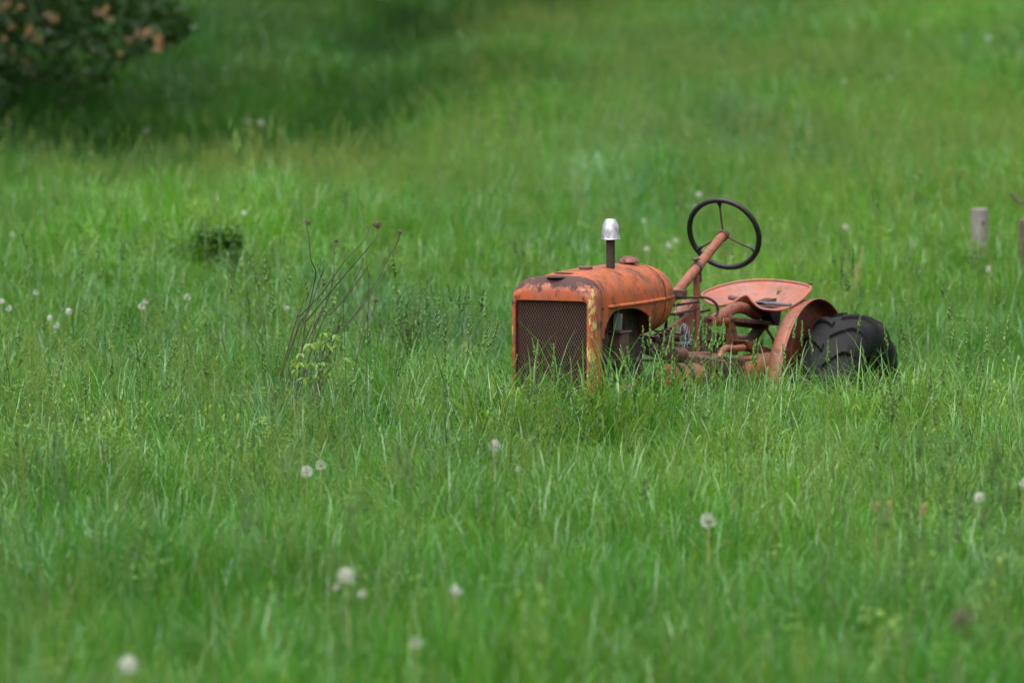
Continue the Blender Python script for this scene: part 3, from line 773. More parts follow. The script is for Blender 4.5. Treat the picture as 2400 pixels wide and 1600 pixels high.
e = MB(); e.tube([(.1, 1.99, .655), (.1, 1.99, .9), (.1, 1.985, 1.13)], .0215, 16); e.build('column_post', M_tube, TR)
cp = hub - ndir * .478
e = MB(); e.lathe(cp - ndir * .014, ndir, [(0, .031), (0, .037), (.028, .037), (.028, .031)], 20); e.box(cp + Vector((0, -.01, .047)), (.02, .03, .03), (SA, 0, 0)); e.box(cp + Vector((.02, .01, -.05)), (.012, .022, .075), (.2, 0, 0))
cl_ = e.build('column_clamp', M_spoke, TR)
e = MB(); e.tube([cp + Vector((-.03, -.012, .055)), cp + Vector((.03, -.012, .055))], .006, 8); e.build('clamp_bolt', M_spoke, cl_)
# instrument bits behind the tank
e = MB(); e.box((.14, 1.60, 1.035), (.09, .07, .045), (.0, 0, .1)); e.build('coil_box', M_frame, TR, bevel=.006)
for z_, dz in ((.995, .01), (.968, -.004), (.93, -.02)):
    e = MB(); e.tube(spline([(.02, 1.38, z_ - .01), (.12, 1.6, z_ + dz), (.15, 1.9, z_)], 5), .008, 8); e.build('control_rod', M_dark, TR)
e = MB(); e.prism([(1.80, .79), (1.80, .90), (1.86, .95), (1.93, .965), (1.95, .93), (1.93, .78), (1.9, .72)], 'x', .06, .10); e.build('post_bracket', M_tube, TR, bevel=.004)
e = MB(); e.prism([(1.78, .90), (1.80, .915), (1.94, .975), (1.95, .96), (1.80, .885)], 'x', .03, .12); e.build('bracket_flange', M_tube, TR)
e = MB(); e.tube([(.12, 1.36, .80), (.12, 1.8, .895)], .010, 8); e.build('throttle_rod', M_tube, TR)
# coil spring beside the post
e = MB(); e.tube([(.10 + .045 * math.sin(t_), 2.10 + .045 * math.cos(t_), .70 + .0105 * t_) for t_ in np.linspace(0, 6.28 * 3.1, 60)], .008, 8); e.build('coil_spring', M_dark, TR)
e = MB(); e.tube(spline([(.12, 2.0, .99), (.14, 2.1, .975), (.16, 2.17, .935), (.16, 2.19, .89), (.15, 2.17, .85)], 6), .009, 8); e.build('curved_pipe', M_frame, TR)
# seat support
e = MB(); e.tube([(.13, 2.12, .838), (.13, 2.42, .822)], .033, 18); e.tube([(-.02, 2.14, .84), (.13, 2.12, .84)], .018, 10); e.build('seat_pivot', M_tube, TR)
e = MB(); e.tube(spline([(.13, 2.18, .835), (.12, 2.40, .865), (.11, 2.60, .888), (.11, 2.78, .872), (.12, 2.95, .82)], 6), .036, 16); e.build('seat_arm', M_tube, TR)
e = MB(); e.prism([(2.01, .86), (2.07, .86), (2.20, .64), (2.05, .63), (1.99, .68)], 'x', .10, .135); e.build('seat_leg', M_frame, TR, bevel=.004)
e = MB(); e.prism([(2.37, .855), (2.42, .865), (2.45, .84), (2.56, .66), (2.52, .60), (2.41, .63), (2.39, .78)], 'x', .13, .16); e.build('seat_leg', M_casting, TR, bevel=.004)
e = MB(); e.lathe((.16, 2.415, .835), (1, 0, 0), [(0, .02), (.008, .019), (.010, .012), (.016, .011), (.017, 0)], 12); e.build('pivot_bolt', M_spoke, TR)
e = MB(); e.prism([(2.45, .84), (3.16, .768), (3.16, .745), (2.45, .812)], 'x', .09, .19); e.prism([(2.45, .815), (3.1, .748), (3.1, .72), (2.5, .785)], 'x', .11, .12); e.build('seat_beam', M_frame, TR, bevel=.003)
e = MB(); e.prism([(2.85, .91), (3.2, .93), (3.14, .765), (3.05, .765)], 'x', .12, .2); e.build('seat_bracket', M_dark, TR, bevel=.004)
e = MB(); e.tube([(.12, 3.02, .745), (.11, 2.86, .665), (.11, 2.76, .625)], [.03, .034, .02], 12); e.box((.12, 2.86, .69), (.06, .20, .02), (.45, 0, 0)); e.build('shock_absorber', M_dark, TR)
e = MB(); e.lathe((.15, 3.03, .742), (0, .15, .9), [(-.016, 0), (-.012, .012), (0, .018), (.012, .013), (.017, 0)], 14); e.tube([(.15, 3.03, .738), (.17, 3.10, .66), (.17, 3.12, .60)], .009, 8); e.build('gear_lever', M_tube, TR)
# seat pan
rim = spline([(-.19, 2.80, .945), (-.14, 2.745, .915), (-.05, 2.72, .893), (.03, 2.735, .908), (.085, 2.765, .945), (.125, 2.77, .955), (.17, 2.75, .92), (.23, 2.725, .884), (.30, 2.72, .874), (.38, 2.735, .878), (.44, 2.81, .915),
              (.46, 2.93, .962), (.445, 3.04, .995), (.38, 3.11, 1.012), (.25, 3.155, 1.026), (.1, 3.17, 1.032), (-.05, 3.145, 1.022), (-.15, 3.07, 1.0), (-.205, 2.97, .975), (-.215, 2.88, .958)], 6, closed=True)
c0 = Vector((.13, 2.95, .868)); st = MB(); rows = []
for i in range(13):
    r_ = i / 12; row = []
    for q in rim:
        p = c0.lerp(q, r_ * (1 + .0 * r_)); p.z = c0.z + (q.z - c0.z) * r_ ** 2.6
        row.append(tuple(p))
    rows.append(row)
st.grid(rows, closed=True)
# bolt hole in the back of the pan
hp = Vector((.19, 3.125, .965)); bi = min(range(len(st.f)), key=lambda i: (sum((Vector(st.v[k]) for k in st.f[i]), Vector()) / len(st.f[i]) - hp).length)
del st.f[bi]
seat = st.build('seat', M_seat, TR, angle=80, solid=.004)
e = MB(); e.tube([q for q in rim], .0085, 8, closed=True); e.build('seat_rim', M_seat, seat, angle=80)

# fender
FC = Vector((0, 2.99, .26)); fe = MB(); rows = []
A = np.linspace(R(-28), R(200), 44)
for (rr_, x_) in ((.05, .405), (.3, .40), (.5, .40), (.62, .402), (.655, .412), (.668, .44), (.670, .47), (.672, .50)):
    rows.append([(x_, FC.y + rr_ * math.cos(a), FC.z + rr_ * math.sin(a)) for a in A])
fe.grid(rows); fd = fe.build('fender', M_fender, TR, angle=60, solid=.004)
e = MB(); e.tube([(.503, FC.y + .672 * math.cos(a), FC.z + .672 * math.sin(a)) for a in A], .006, 8); e.build('fender_lip', M_tube, fd)
e = MB(); e.box((.425, 2.60, .56), (.03, .035, .17)); e.box((.425, 2.66, .63), (.03, .10, .02)); e.build('fender_brace', M_fender, fd, bevel=.003)
# rear wheel: carcass, lugs, rim
WC = Vector((.645, 3.16, .275)); RT = .565
ty = MB(); prof = [(-.135, .305), (-.155, .33), (-.175, .38), (-.180, .425), (-.172, .47), (-.15, .502), (-.10, .528), (-.05, .540), (0, .544), (.05, .540), (.10, .528), (.15, .502), (.172, .47), (.180, .425), (.175, .38), (.155, .33), (.135, .305), (.12, .30)]
prof = [(a_ * 1.11, b_) for a_, b_ in prof]
ty.lathe(WC, (1, 0, 0), prof, 96); tyre = ty.build('rear_tyre', M_tyre, TR, angle=50)
nl = 15
def lug_mesh(sg):
    """one angled lug from the shoulder to the crown, standing proud of the carcass"""
    m = MB(); rows = []
    for i in range(9):
        t = i / 8; xx = sg * (.010 + .187 * t)
        ang = -.20 + .36 * t if t < .62 else -.20 + .36 * .62 + (t - .62) * .05    # sweeps back and then runs straight down the shoulder
        crown = .566 - .040 * (abs(xx) / .19) ** 2; base = .525 - .03 * t - .06 * max(0, (t - .6) / .4)
        crown -= .050 * max(0, (t - .75) / .25) ** 1.5
        hw = (.040 + .010 * t) ; tw = .026 + .008 * t
        def P(a, r_): return (xx, math.sin(a) * r_, math.cos(a) * r_)
        rows.append([P(ang - hw / .55 * 1.0, base), P(ang - tw / .55, crown), P(ang + tw / .55, crown), P(ang + hw / .55 * 1.0, base)])
    m.grid(rows, closed=True); m.add([], [])
    b0 = 0; m.f.append((0, 1, 2, 3)); L_ = len(m.v) - 4; m.f.append((L_ + 3, L_ + 2, L_ + 1, L_))
    me = m.mesh('lug', angle=35); me.materials.append(M_tyre); return me
for sg, ph_ in ((1, 0), (-1, .5)):
    lm_ = lug_mesh(sg)
    for k in range(nl):
        o = bpy.data.objects.new('lug', lm_); link(o, tyre); o.location = WC; o.rotation_euler = (2 * math.pi * (k + ph_) / nl, 0, 0)
        mb_ = o.modifiers.new('bevel', 'BEVEL'); mb_.width = .004; mb_.segments = 2; mb_.limit_method = 'ANGLE'
e = MB(); e.lathe(WC, (1, 0, 0), [(.148, .318), (.152, .312), (.148, .300), (.12, .292), (.05, .286), (-.05, .286), (-.12, .29), (-.14, .305)], 64); e.build('wheel_rim', M_rimm, tyre)
e = MB(); e.lathe(WC, (1, 0, 0), [(-.02, .286), (-.03, .25), (.0, .14), (.02, .09), (.07, .085), (.075, 0)], 48); e.build('wheel_disc', M_dark, tyre)

# things left on the tractor
can = MB(); can.lathe((0, 0, 0), (0, 0, 1), [(.0, .040), (.0, .0565), (.003, .058), (.006, .0555), (.012, .054), (.05, .0525), (.08, .048), (.105, .038), (.118, .030), (.122, .026), (.1225, 0)], 36)
o = can.build('upturned_can', M_can, None, angle=50); o.location = t2w(.085, .675, 1.405); tag(o, 'shiny dented metal cup turned upside down over the tractor exhaust pipe', 'metal cup')
def world_tube(name, pts, rad, mat, label, cat, n=10):
    base = Vector(pts[0]); mb = MB(); W_ = [Vector(t2w(*p)) for p in pts]; o0 = W_[0]
    mb.tube([p - o0 for p in W_], rad, n); o = mb.build(name, mat); o.location = o0; return tag(o, label, cat)
world_tube('metal_rod', [(-.06, 2.93, .932), (.08, 2.90, .915)], .016, M_rod, 'short thick brown rod lying across the left half of the tractor seat', 'rod')
world_tube('hand_tool', [(.12, 2.90, .905), (.24, 2.85, .905), (.26, 2.84, .906), (.42, 2.76, .905)], [.009, .010, .014, .011], M_grey, 'grey steel bar tool lying over the front edge of the tractor seat', 'tool')
mb = MB(); mb.lathe((0, 0, 0), (.05, -.12, 1), [(0, 0), (0, .085), (.010, .087), (.013, .08), (.013, 0)], 28); o = mb.build('round_plate', M_rod); o.location = t2w(.2, 2.93, .885); tag(o, 'round rusty metal plate lying in the bottom of the tractor seat', 'plate')
# string hanging by the post
tw = MB()
for k in range(9):
    s0 = Vector((.10 + rr(-.01, .01), 1.80, .84)); z1 = rr(.66, .76); ex = rr(-.05, .05)
    tw.tube(spline([s0, s0 + Vector((ex * .5 + rr(-.02, .02), rr(-.05, .05), -.03)), Vector((s0.x + ex, 1.80 + rr(-.07, .09), (z1 + .8) / 2)), Vector((s0.x + ex * 1.1, 1.80 + rr(-.05, .08), z1))], 5), .0024, 5)
T0 = Vector(t2w(0, 0, 0)); rm = Matrix.Rotation(-TH, 4, 'Z')
for i, p in enumerate(tw.v): tw.v[i] = tuple(rm @ (Vector(p) - Vector((.10, 1.80, .84))))
o = tw.build('twine', M_string); o.location = t2w(.10, 1.80, .84); tag(o, 'frayed pale blue twine hanging in a tuft beside the steering post', 'twine')
world_tube('thread', [(.2, 1.40, .985), (.15, 1.6, .87), (.2, 1.85, .66)], .0013, M_thread, 'thin white thread stretched slantwise past the steering post', 'thread', 4)
world_tube('thread', [(.22, 1.36, 1.0), (.22, 1.375, .86)], .0014, M_thread, 'thin white thread hanging straight down behind the fuel tank', 'thread', 4)

# ------------------------------------------------------------------ dandelions
def fluff_mesh(R_, full=1.0, seed=0):
    r_ = random.Random(seed); m = MB()
    for i in range(190):
        z = 1 - 2 * (i + .5) / 190; a = i * 2.39996; d = Vector((math.cos(a) * math.sqrt(1 - z * z), math.sin(a) * math.sqrt(1 - z * z), z))
        if z < -.8: continue
        if full < 1 and (math.sin(a * 1) * .5 + .5) > full and z > -.2: continue
        tip = d * R_ * r_.uniform(.86, 1.0); e1 = d.orthogonal().normalized(); e2 = d.cross(e1)
        for k in range(3):
            an = k * 1.05 + r_.uniform(0, 1); q = (e1 * math.cos(an) + e2 * math.sin(an)); w = R_ * .17
            s_ = d.cross(q) * R_ * .028
            m.add([tip - q * w + d * R_ * .05, tip - s_, tip + q * w + d * R_ * .05, tip + s_], [(0, 1, 2, 3)])
    return m.mesh('seed_head', recalc=False, smooth=False)
FL = [fluff_mesh(.033, 1, 1), fluff_mesh(.032, .62, 2), fluff_mesh(.029, .45, 3)]
for f_ in FL: f_.materials.append(M_fluff)
cm = MB(); cm.lathe((0, 0, 0), (0, 0, 1), [(-.012, 0), (-.009, .007), (0, .010), (.007, .007), (.009, 0)], 10); CORE = cm.mesh('seed_core'); CORE.materials.append(M_fluffcore)
def dandelion(u, v, label, h=.52, var=0, sc=1.0, tilt=0):
    if v < 770: sc *= .8
    p = ground_hit(u, v, h); gz = terr(p.x, p.y); hh = p.z - gz
    r0 = empty('dandelion', (p.x + tilt, p.y, gz)); tag(r0, label, 'dandelion', 'dandelion clocks in the meadow')
    m = MB(); m.tube(spline([(0, 0, -.02), (-tilt * .2, .01, hh * .5), (-tilt, 0, hh - .01)], 5), .0036 * sc, 6); m.build('stem', M_dstem, r0)
    s = bpy.data.objects.new('seed_head', FL[var]); link(s, r0); s.location = (-tilt, 0, hh); s.scale = (sc,) * 3; s.rotation_euler = (rr(-.3, .3), rr(-.3, .3), rr(0, 6))
    c = bpy.data.objects.new('seed_core', CORE); link(c, s)
    return r0
K = 2400 / 2352
DL = [
 (811, 1350, 'large round dandelion clock on a tall pale stem in the left foreground', .70, 0, 1.05, .02),
 (785, 1375, 'bare pinkish dandelion head just left of the large round clock', .50, 2, .55, -.01),
 (849, 1390, 'small tattered dandelion head just right of the large round clock', .50, 2, .7, 0),
 (1160, 1045, 'white dandelion clock with brown centre standing below the tractor grille', .62, 0, 1.0, 0),
 (1216, 1098, 'tiny whitish dandelion head right of and below the clock under the grille', .52, 2, .5, 0),
 (719, 1105, 'ragged white dandelion clock, left one of the pair left of centre', .55, 1, 1.0, 0),
 (752, 1090, 'ragged white dandelion clock, right one of the pair left of centre', .55, 1, .85, 0),
 (1660, 1220, 'fluffy white dandelion clock in the foreground below the tractor engine', .58, 1, 1.15, 0),
 (2296, 1166, 'white dandelion clock beside dark blades near the right edge', .55, 0, .8, 0),
 (2398, 1130, 'white dandelion clock cut by the right edge of the view', .55, 1, .8, 0),
 (1071, 1382, 'small half bare dandelion head on a pale stem in the central foreground', .58, 2, .8, 0),
 (301, 1558, 'blurred white dandelion clock at the bottom left of the meadow', .62, 0, 1.0, 0),
 (976, 1505, 'faint blurred dandelion head low in the central foreground', .5, 2, .8, 0),
 (1638, 457, 'round white dandelion clock just above and left of the steering wheel', .55, 0, 1.1, 0),
 (1628, 482, 'dim dandelion clock under the round one by the steering wheel', .5, 2, .8, 0),
 (1570, 575, 'white dandelion clock left of the steering wheel, larger of a close pair', .5, 1, 1.1, 0),
 (1584, 563, 'white dandelion clock left of the steering wheel, upper of a close pair', .5, 1, .9, 0),
 (1516, 584, 'whitish dandelion clock between the exhaust cup and the close pair', .5, 0, .85, 0),
 (1511, 518, 'faint dandelion clock up and right of the exhaust cup', .5, 1, .8, 0),
 (1643, 583, 'dandelion clock seen through the left part of the steering wheel', .5, 1, .8, 0),
 (1981, 532, 'pale dandelion clock alone right of the steering wheel', .5, 0, .9, 0),
 (2150, 413, 'narrow white dandelion head high in the field above the wooden post', .5, 1, 1.0, 0),
 (2317, 89, 'white dandelion clock far up the slope at the top right', .5, 1, 1.5, 0),
 (2316, 630, 'white dandelion clock below the wooden post', .52, 1, 1.0, 0),
 (2088, 183, 'faint dandelion clock far up the slope, right one of two dim ones', .5, 1, 1.1, 0),
 (1978, 190, 'faint dandelion clock far up the slope, left one of two dim ones', .5, 2, 1.1, 0),
 (612, 288, 'white dandelion clock far up the left slope, brighter one of a pair', .5, 0, 1.3, 0),
 (585, 284, 'white dandelion clock far up the left slope, left of the brighter one', .5, 1, 1.1, 0),
 (342, 305, 'pale dandelion clock on the mound at the upper left', .5, 1, 1.2, 0),
 (213, 360, 'pale dandelion clock left of the mound crest', .5, 1, 1.2, 0),
 (23, 284, 'pale dandelion clock in the shade at the far left', .5, 1, 1.0, 0),
 (571, 500, 'white dandelion clock alone left of the dry wildflower tops', .5, 0, .9, 0),
 (29, 550, 'pale dandelion clock near the left edge at mid height', .5, 1, .9, 0),
 (440, 696, 'white dandelion clock below the dark bush', .52, 1, 1.0, 0),
 (332, 718, 'ragged dandelion clock in the middle of the left meadow', .5, 1, 1.0, 0),
 (341, 706, 'ragged dandelion clock touching the one in the middle of the left meadow', .5, 2, .9, 0),
 (162, 730, 'white dandelion clock, highest of the cluster at the left', .52, 0, .95, 0),
 (117, 745, 'white dandelion clock, left one of the cluster at the left', .52, 1, .8, 0),
 (133, 762, 'drooping dandelion clock in the middle of the cluster at the left', .5, 1, .9, 0),
 (3, 706, 'dandelion clock cut by the left edge of the view, upper one', .52, 0, .8, 0),
 (20, 722, 'dandelion clock by the left edge, lower one', .5, 1, .9, 0),
 (85, 685, 'flattened dandelion clock above the cluster at the left', .5, 1, .9, 0),
 (673, 722, 'small white dandelion clock just left of the dry wildflower stems', .52, 1, .7, 0),
]
for a in DL: dandelion(*a)

# ------------------------------------------------------------------ dry wildflower (wild carrot) clump
def c4(x, y): return 600 + x / 3.4075, 480 + y / 3.4075
def umbel(mb, c, r, up=Vector((0, 0, 1)), n=26):
    for i in range(n):
        a = rr(0, 6.28); e_ = rr(.1, 1.25); d = Vector((math.cos(a) * math.sin(e_), math.sin(a) * math.sin(e_), math.cos(e_)))
        t = c + d * r * rr(.75, 1.1); mid_ = c + Vector((d.x * r * .7, d.y * r * .7, d.z * r * .4))
        mb.tube([c, mid_, t], .0012, 4)
        for _ in range(5):
            q = t + Vector((rr(-1, 1), rr(-1, 1), rr(-1, 1))) * r * .16; mb.tube([t, q], [.0015, .0022], 4)
BP = at(715, 860, 33.3)
WF = empty('dry_wildflower', (BP.x, BP.y, terr(BP.x, BP.y))); tag(WF, 'clump of thin dry brown wildflower stalks with curled seed umbels leaning right', 'wildflower')
WO = Vector(WF.location)
stems = [
 ([(390, 960), (420, 830), (470, 600), (475, 520), (440, 440), (425, 300), (405, 160)], .0036, .016),
 ([(330, 1000), (390, 940), (560, 740), (760, 500), (900, 340), (960, 250), (972, 190)], .0040, .024),
 ([(310, 960), (350, 890), (530, 700), (700, 460), (840, 310), (890, 240), (898, 190)], .0032, .009),
 ([(630, 1060), (720, 960), (830, 820), (960, 620), (1040, 460), (1120, 320), (1148, 235)], .0034, .013),
 ([(610, 1070), (700, 985), (870, 790), (1020, 560), (1060, 480)], .0032, .004),
 ([(520, 960), (650, 820), (760, 650), (830, 520), (855, 425)], .0024, .003),
 ([(470, 950), (590, 880), (720, 730), (820, 600), (895, 490)], .0028, .004),
 ([(360, 1000), (430, 840), (500, 620), (535, 530), (543, 450)], .0022, .004),
 ([(480, 970), (560, 800), (610, 620), (625, 480), (620, 400), (640, 300)], .0020, .011),
 ([(400, 1060), (470, 980), (560, 780), (530, 710)], .0026, .009),
 ([(640, 1010), (700, 900), (770, 760), (810, 620)], .0022, .004),
 ([(700, 900), (690, 760), (670, 640), (668, 550)], .0018, .003),
 ([(860, 980), (890, 930), (935, 860), (955, 775)], .0020, .012),
 ([(500, 700), (520, 640), (640, 600), (780, 555)], .0016, .002),
 ([(900, 690), (905, 600), (885, 480), (878, 400)], .0016, .002),
 ([(350, 880), (400, 760), (480, 560), (560, 420), (640, 330)], .0016, .003),
]
for i, (pts, rad, ur) in enumerate(stems):
    dd = BP.y + rr(-.18, .18); P_ = []
    rootpx = pts[0]; w0 = at(*c4(*pts[0]), dd)
    w1 = at(*c4(*pts[1]), dd); sl_ = max(-.2, min(.35, (w1.x - w0.x) / max(.05, w1.z - w0.z) * .5)); foot = Vector((w0.x - sl_ * w0.z, dd, terr(WO.x, dd)))
    P_ = [foot] + [at(*c4(*q), dd + .05 * math.sin(k + i)) for k, q in enumerate(pts)]
    P_ = [p - WO for p in P_]
    sm = MB(); cur = spline(P_, 5); sm.tube(cur, [rad * 1.2 * (1 - .4 * k / len(cur)) for k in range(len(cur))], 6)
    so = sm.build('stem', M_stemdry, WF)
    um = MB(); umbel(um, cur[-1], ur * 1.7, n=34 if ur > .01 else 8); um.build('seed_umbel', M_umbel, so)
# other dry stalks in the meadow
def dry_stalk(u, v, h, label, bend=.1, mat=M_stemdry, head=.0, rad=.004, nm='dry_stalk', plume=0):
    p = ground_hit(u, v, h); gz = terr(p.x, p.y); hh = p.z - gz
    r0 = empty(nm, (p.x - bend, p.y, gz)); tag(r0, label, 'dry stalk')
    m = MB(); cur = spline([(0, 0, -.02), (bend * .25, 0, hh * .35), (bend * .55, 0, hh * .7), (bend, 0, hh)], 5); m.tube(cur, [rad * (1 - .5 * k / len(cur)) for k in range(len(cur))], 6); m.build('stem', mat, r0)
    if head: m = MB(); umbel(m, cur[-1], head, n=40); m.build('seed_umbel', M_umbel if mat is M_stemdry else mat, r0)
    if plume:
        m = MB()
        for _ in range(46):
            t = rr(0, 1); c_ = cur[-1] - Vector((bend * .3 * t, 0, plume * t)); off = Vector((rr(-1, 1), rr(-1, 1), rr(0, 1))) * .012
            blob(m, c_ + off, off + Vector((0, 0, .02)), rr(.012, .022), .0035, .5)
        m.build('seed_plume', mat, r0)
    return r0
dry_stalk(2262, 1465, .84, 'dark reddish brown withered flower head at the lower right foreground', .10, head=.05, rad=.004)
dry_stalk(127, 965, .95, 'tall thin reddish dry stem leaning left near the left edge', -.10, rad=.004)
dry_stalk(2022, 578, .75, 'tall straw coloured grass plume behind the rear wheel, highest one', .10, M_straw, rad=.003, plume=.22)
dry_stalk(2008, 622, .60, 'straw coloured grass stem left of the highest plume behind the wheel', .05, M_straw, rad=.003, plume=.15)
dry_stalk(1988, 620, .5, 'short golden seed tuft behind the fender and rear wheel', .03, M_straw, rad=.002, plume=.06)
dry_stalk(2084, 1175, .62, 'short golden seed spike in the right foreground, middle one', .01, M_straw, rad=.002, plume=.07)
dry_stalk(2055, 1180, .60, 'thin golden seed spike in the right foreground, left one', .01, M_straw, rad=.002, plume=.05)
dry_stalk(2165, 1185, .60, 'loose golden seed spike in the right foreground, right one', .03, M_straw, rad=.0015, plume=.05)
dry_stalk(1900, 668, .95, 'single dry seed head rising just behind the tractor seat corner', .01, head=.018, rad=.002)
dry_stalk(2318, 870, .8, 'curved bare brown twig stem at the right edge', .15, rad=.003)

# ------------------------------------------------------------------ leafy sapling, low bushes, broad-leaved plant
def leaf_mesh(L_, w, mat):
    m = MB(); n = 6; rows = []
    for i in range(n + 1):
        t = i / n; ww = w * math.sin(math.pi * min(.999, t ** .8 + .001)) * .5; z = -L_ * .35 * t * t
        rows.append([(-ww, L_ * t, z + abs(ww) * .25), (0, L_ * t, z), (ww, L_ * t, z + abs(ww) * .25)])
    m.grid(rows); m.c = [(rr(.3, .8), .5, 0, 1)] * len(m.v); me = m.mesh('leaf', recalc=False, angle=0); me.materials.append(mat); return me
SP = at(745, 895, 32.9); SPz = terr(SP.x, SP.y)
SA_ = empty('sapling', (SP.x, SP.y, SPz)); tag(SA_, 'young sapling with drooping yellow green leaves beside the dry wildflower stalks', 'sapling')
tm = MB(); tm.tube([(0, 0, -.02), (.0, 0, .40), (.01, 0, .64), (.03, 0, .80)], [.007, .006, .005, .003], 8); tm.build('trunk', M_bark, SA_)
lms = [leaf_mesh(.066, .028, M_sap), leaf_mesh(.055, .024, M_sap)]
tw_ends = [(-.05, .04, .44), (.07, .03, .42), (.0, -.03, .38), (-.11, -.03, .45), (.10, -.02, .61), (-.02, .02, .56), (-.10, .0, .50), (-.13, .04, .40), (.03, .02, .62), (.05, -.02, .56), (.12, .0, .55), (.14, .04, .47), (-.04, -.05, .56), (.02, -.06, .45), (-.08, -.04, .36), (.08, -.05, .40), (-.15, 0, .30)]
for ex in tw_ends:
    ex = Vector(ex) + Vector((0, 0, .27)); s_ = Vector((.005, 0, max(.22, ex.z - .17)))
    m = MB(); m.tube(spline([s_, s_.lerp(ex, .5) + Vector((0, 0, .02)), ex], 4), .0024, 6); br = m.build('twig', M_bark, SA_)
    for k in range(5):
        o = bpy.data.objects.new('leaf', random.choice(lms)); link(o, br); o.location = ex; o.rotation_euler = (R(rr(-50, 5)), rr(-.5, .5), k * 1.25 + rr(-.3, .3)); s_c = rr(.7, 1.1); o.scale = (s_c,) * 3

def leafy_mass(name, u, v, h, size, n, mat, label, cat, leaf=(.05, .025), stems_=9, tall=1.0):
    p = ground_hit(u, v, h); gz = terr(p.x, p.y); r0 = empty(name, (p.x, p.y, gz)); tag(r0, label, cat)
    sm = MB()
    lm = MB()
    for k in range(stems_):
        a = 6.28 * k / stems_ + rr(-.3, .3); tip = Vector((math.cos(a) * size * rr(.3, .9), math.sin(a) * size * rr(.3, .9), tall * rr(.6, 1.0)))
        sm.tube([(0, 0, -.02), tip * .5 + Vector((0, 0, .05)), tip], [.006, .004, .002], 5)
        for i in range(n // stems_):
            t = rr(.35, 1.05); c_ = tip * t + Vector((rr(-1, 1), rr(-1, 1), rr(-1, 1))) * size * .22
            d = Vector((rr(-1, 1), rr(-1, 1), rr(-.3, .8))); leaf_quad(lm, c_, d, leaf[0] * rr(.6, 1.3), leaf[1] * rr(.7, 1.3), rr(0, 1))
    sm.build('stems', M_bark, r0); lo = lm.build('foliage', mat, r0, recalc=False, angle=0); lo['kind'] = 'stuff'; return r0
leafy_mass('bush', 500, 622, .24, .30, 2400, M_bush, 'low dark green bush standing alone in the left meadow', 'bush', (.07, .04), 11, .50)
leafy_mass('bush', 545, 650, .22, .13, 350, M_dleaf, 'small dark tuft of leaves at the right foot of the dark bush', 'bush', (.06, .03), 6, .40)
leafy_mass('weed_plant', 955, 760, .62, .17, 1700, M_bush, 'feathery dark weed growing left of the tractor', 'weed', (.045, .009), 14, .88)
leafy_mass('weed_plant', 2200, 905, .50, .12, 260, M_weed, 'bright yellow green leafy weed in front of the rear tyre', 'weed', (.07, .014), 7, .5)
leafy_mass('weed_plant', 1205, 290, .4, .10, 120, M_weed, 'bright yellow green weed far up the middle of the slope', 'weed', (.08, .03), 5, .6)
# burdock
p = ground_hit(215, 235, .35); gz = terr(p.x, p.y)
bd_ = empty('burdock', (p.x, p.y, gz)); tag(bd_, 'broad leaved grey green plant under the flowering shrub', 'plant')
blm = leaf_mesh(.42, .30, M_burd)
for k in range(8):
    o = bpy.data.objects.new('leaf', blm); link(o, bd_); a = k * .8; o.location = (.12 * math.cos(a), .12 * math.sin(a), .18 + .05 * (k % 3)); o.rotation_euler = (R(rr(10, 45)), 0, a - 1.57); s_c = rr(.7, 1.15); o.scale = (s_c,) * 3
    m = MB(); m.tube([(0, 0, -.02), (.08 * math.cos(a), .08 * math.sin(a), .1), o.location], .008, 6); m.build('stem', M_dstem, bd_)

# wooden posts at the right
def post(u, v, w, hgt, label, dk=1):
    p = ground_hit(u, v, hgt); gz = terr(p.x, p.y); r0 = empty('fence_post', (p.x, p.y, gz), .2); tag(r0, label, 'post')
    m = MB(); rows = []
    for z in (-.1, .2, .45, hgt - .02, hgt - .004, hgt):
        s = w / 2 * (1 if z < hgt - .003 else .9); rows.append([(math.cos(a) * s * (1 + .06 * math.sin(3 * a + z)), math.sin(a) * s * (1 + .05 * math.cos(2 * a)), z) for a in np.linspace(0, 6.283, 15)[:-1]])
    m.grid(rows, closed=True); m.f.append(tuple(range(len(m.v) - 14, len(m.v)))); m.build('trunk', M_post if dk else M_bark, r0, angle=50)
    m = MB(); m.lathe((0.01, -w / 2 - .001, hgt - .11), (0, -1, 0), [(0, .018), (.003, .014), (.002, 0)], 10); m.build('knot', M_bark, r0)
post(2296, 490, .135, .64, 'short weathered greyish pink wooden post standing in the grass at right')
post(2404, 515, .10, .62, 'dark weathered post cut by the right edge of the view', 0)
p = ground_hit(2375, 478, .78); gz = terr(p.x, p.y)
r0 = empty('dead_twig', (p.x + .1, p.y, gz)); tag(r0, 'dark crooked dead twig beside the wooden posts at right edge', 'twig')
m = MB(); m.tube(spline([(0.05, 0, 0), (.02, .0, .4), (.03, 0, .74), (-.06, 0, .79), (-.12, 0, .86)], 4), .011, 6); m.tube([(.03, 0, .74), (.10, 0, .80)], .009, 6); m.build('branch', M_bark, r0)

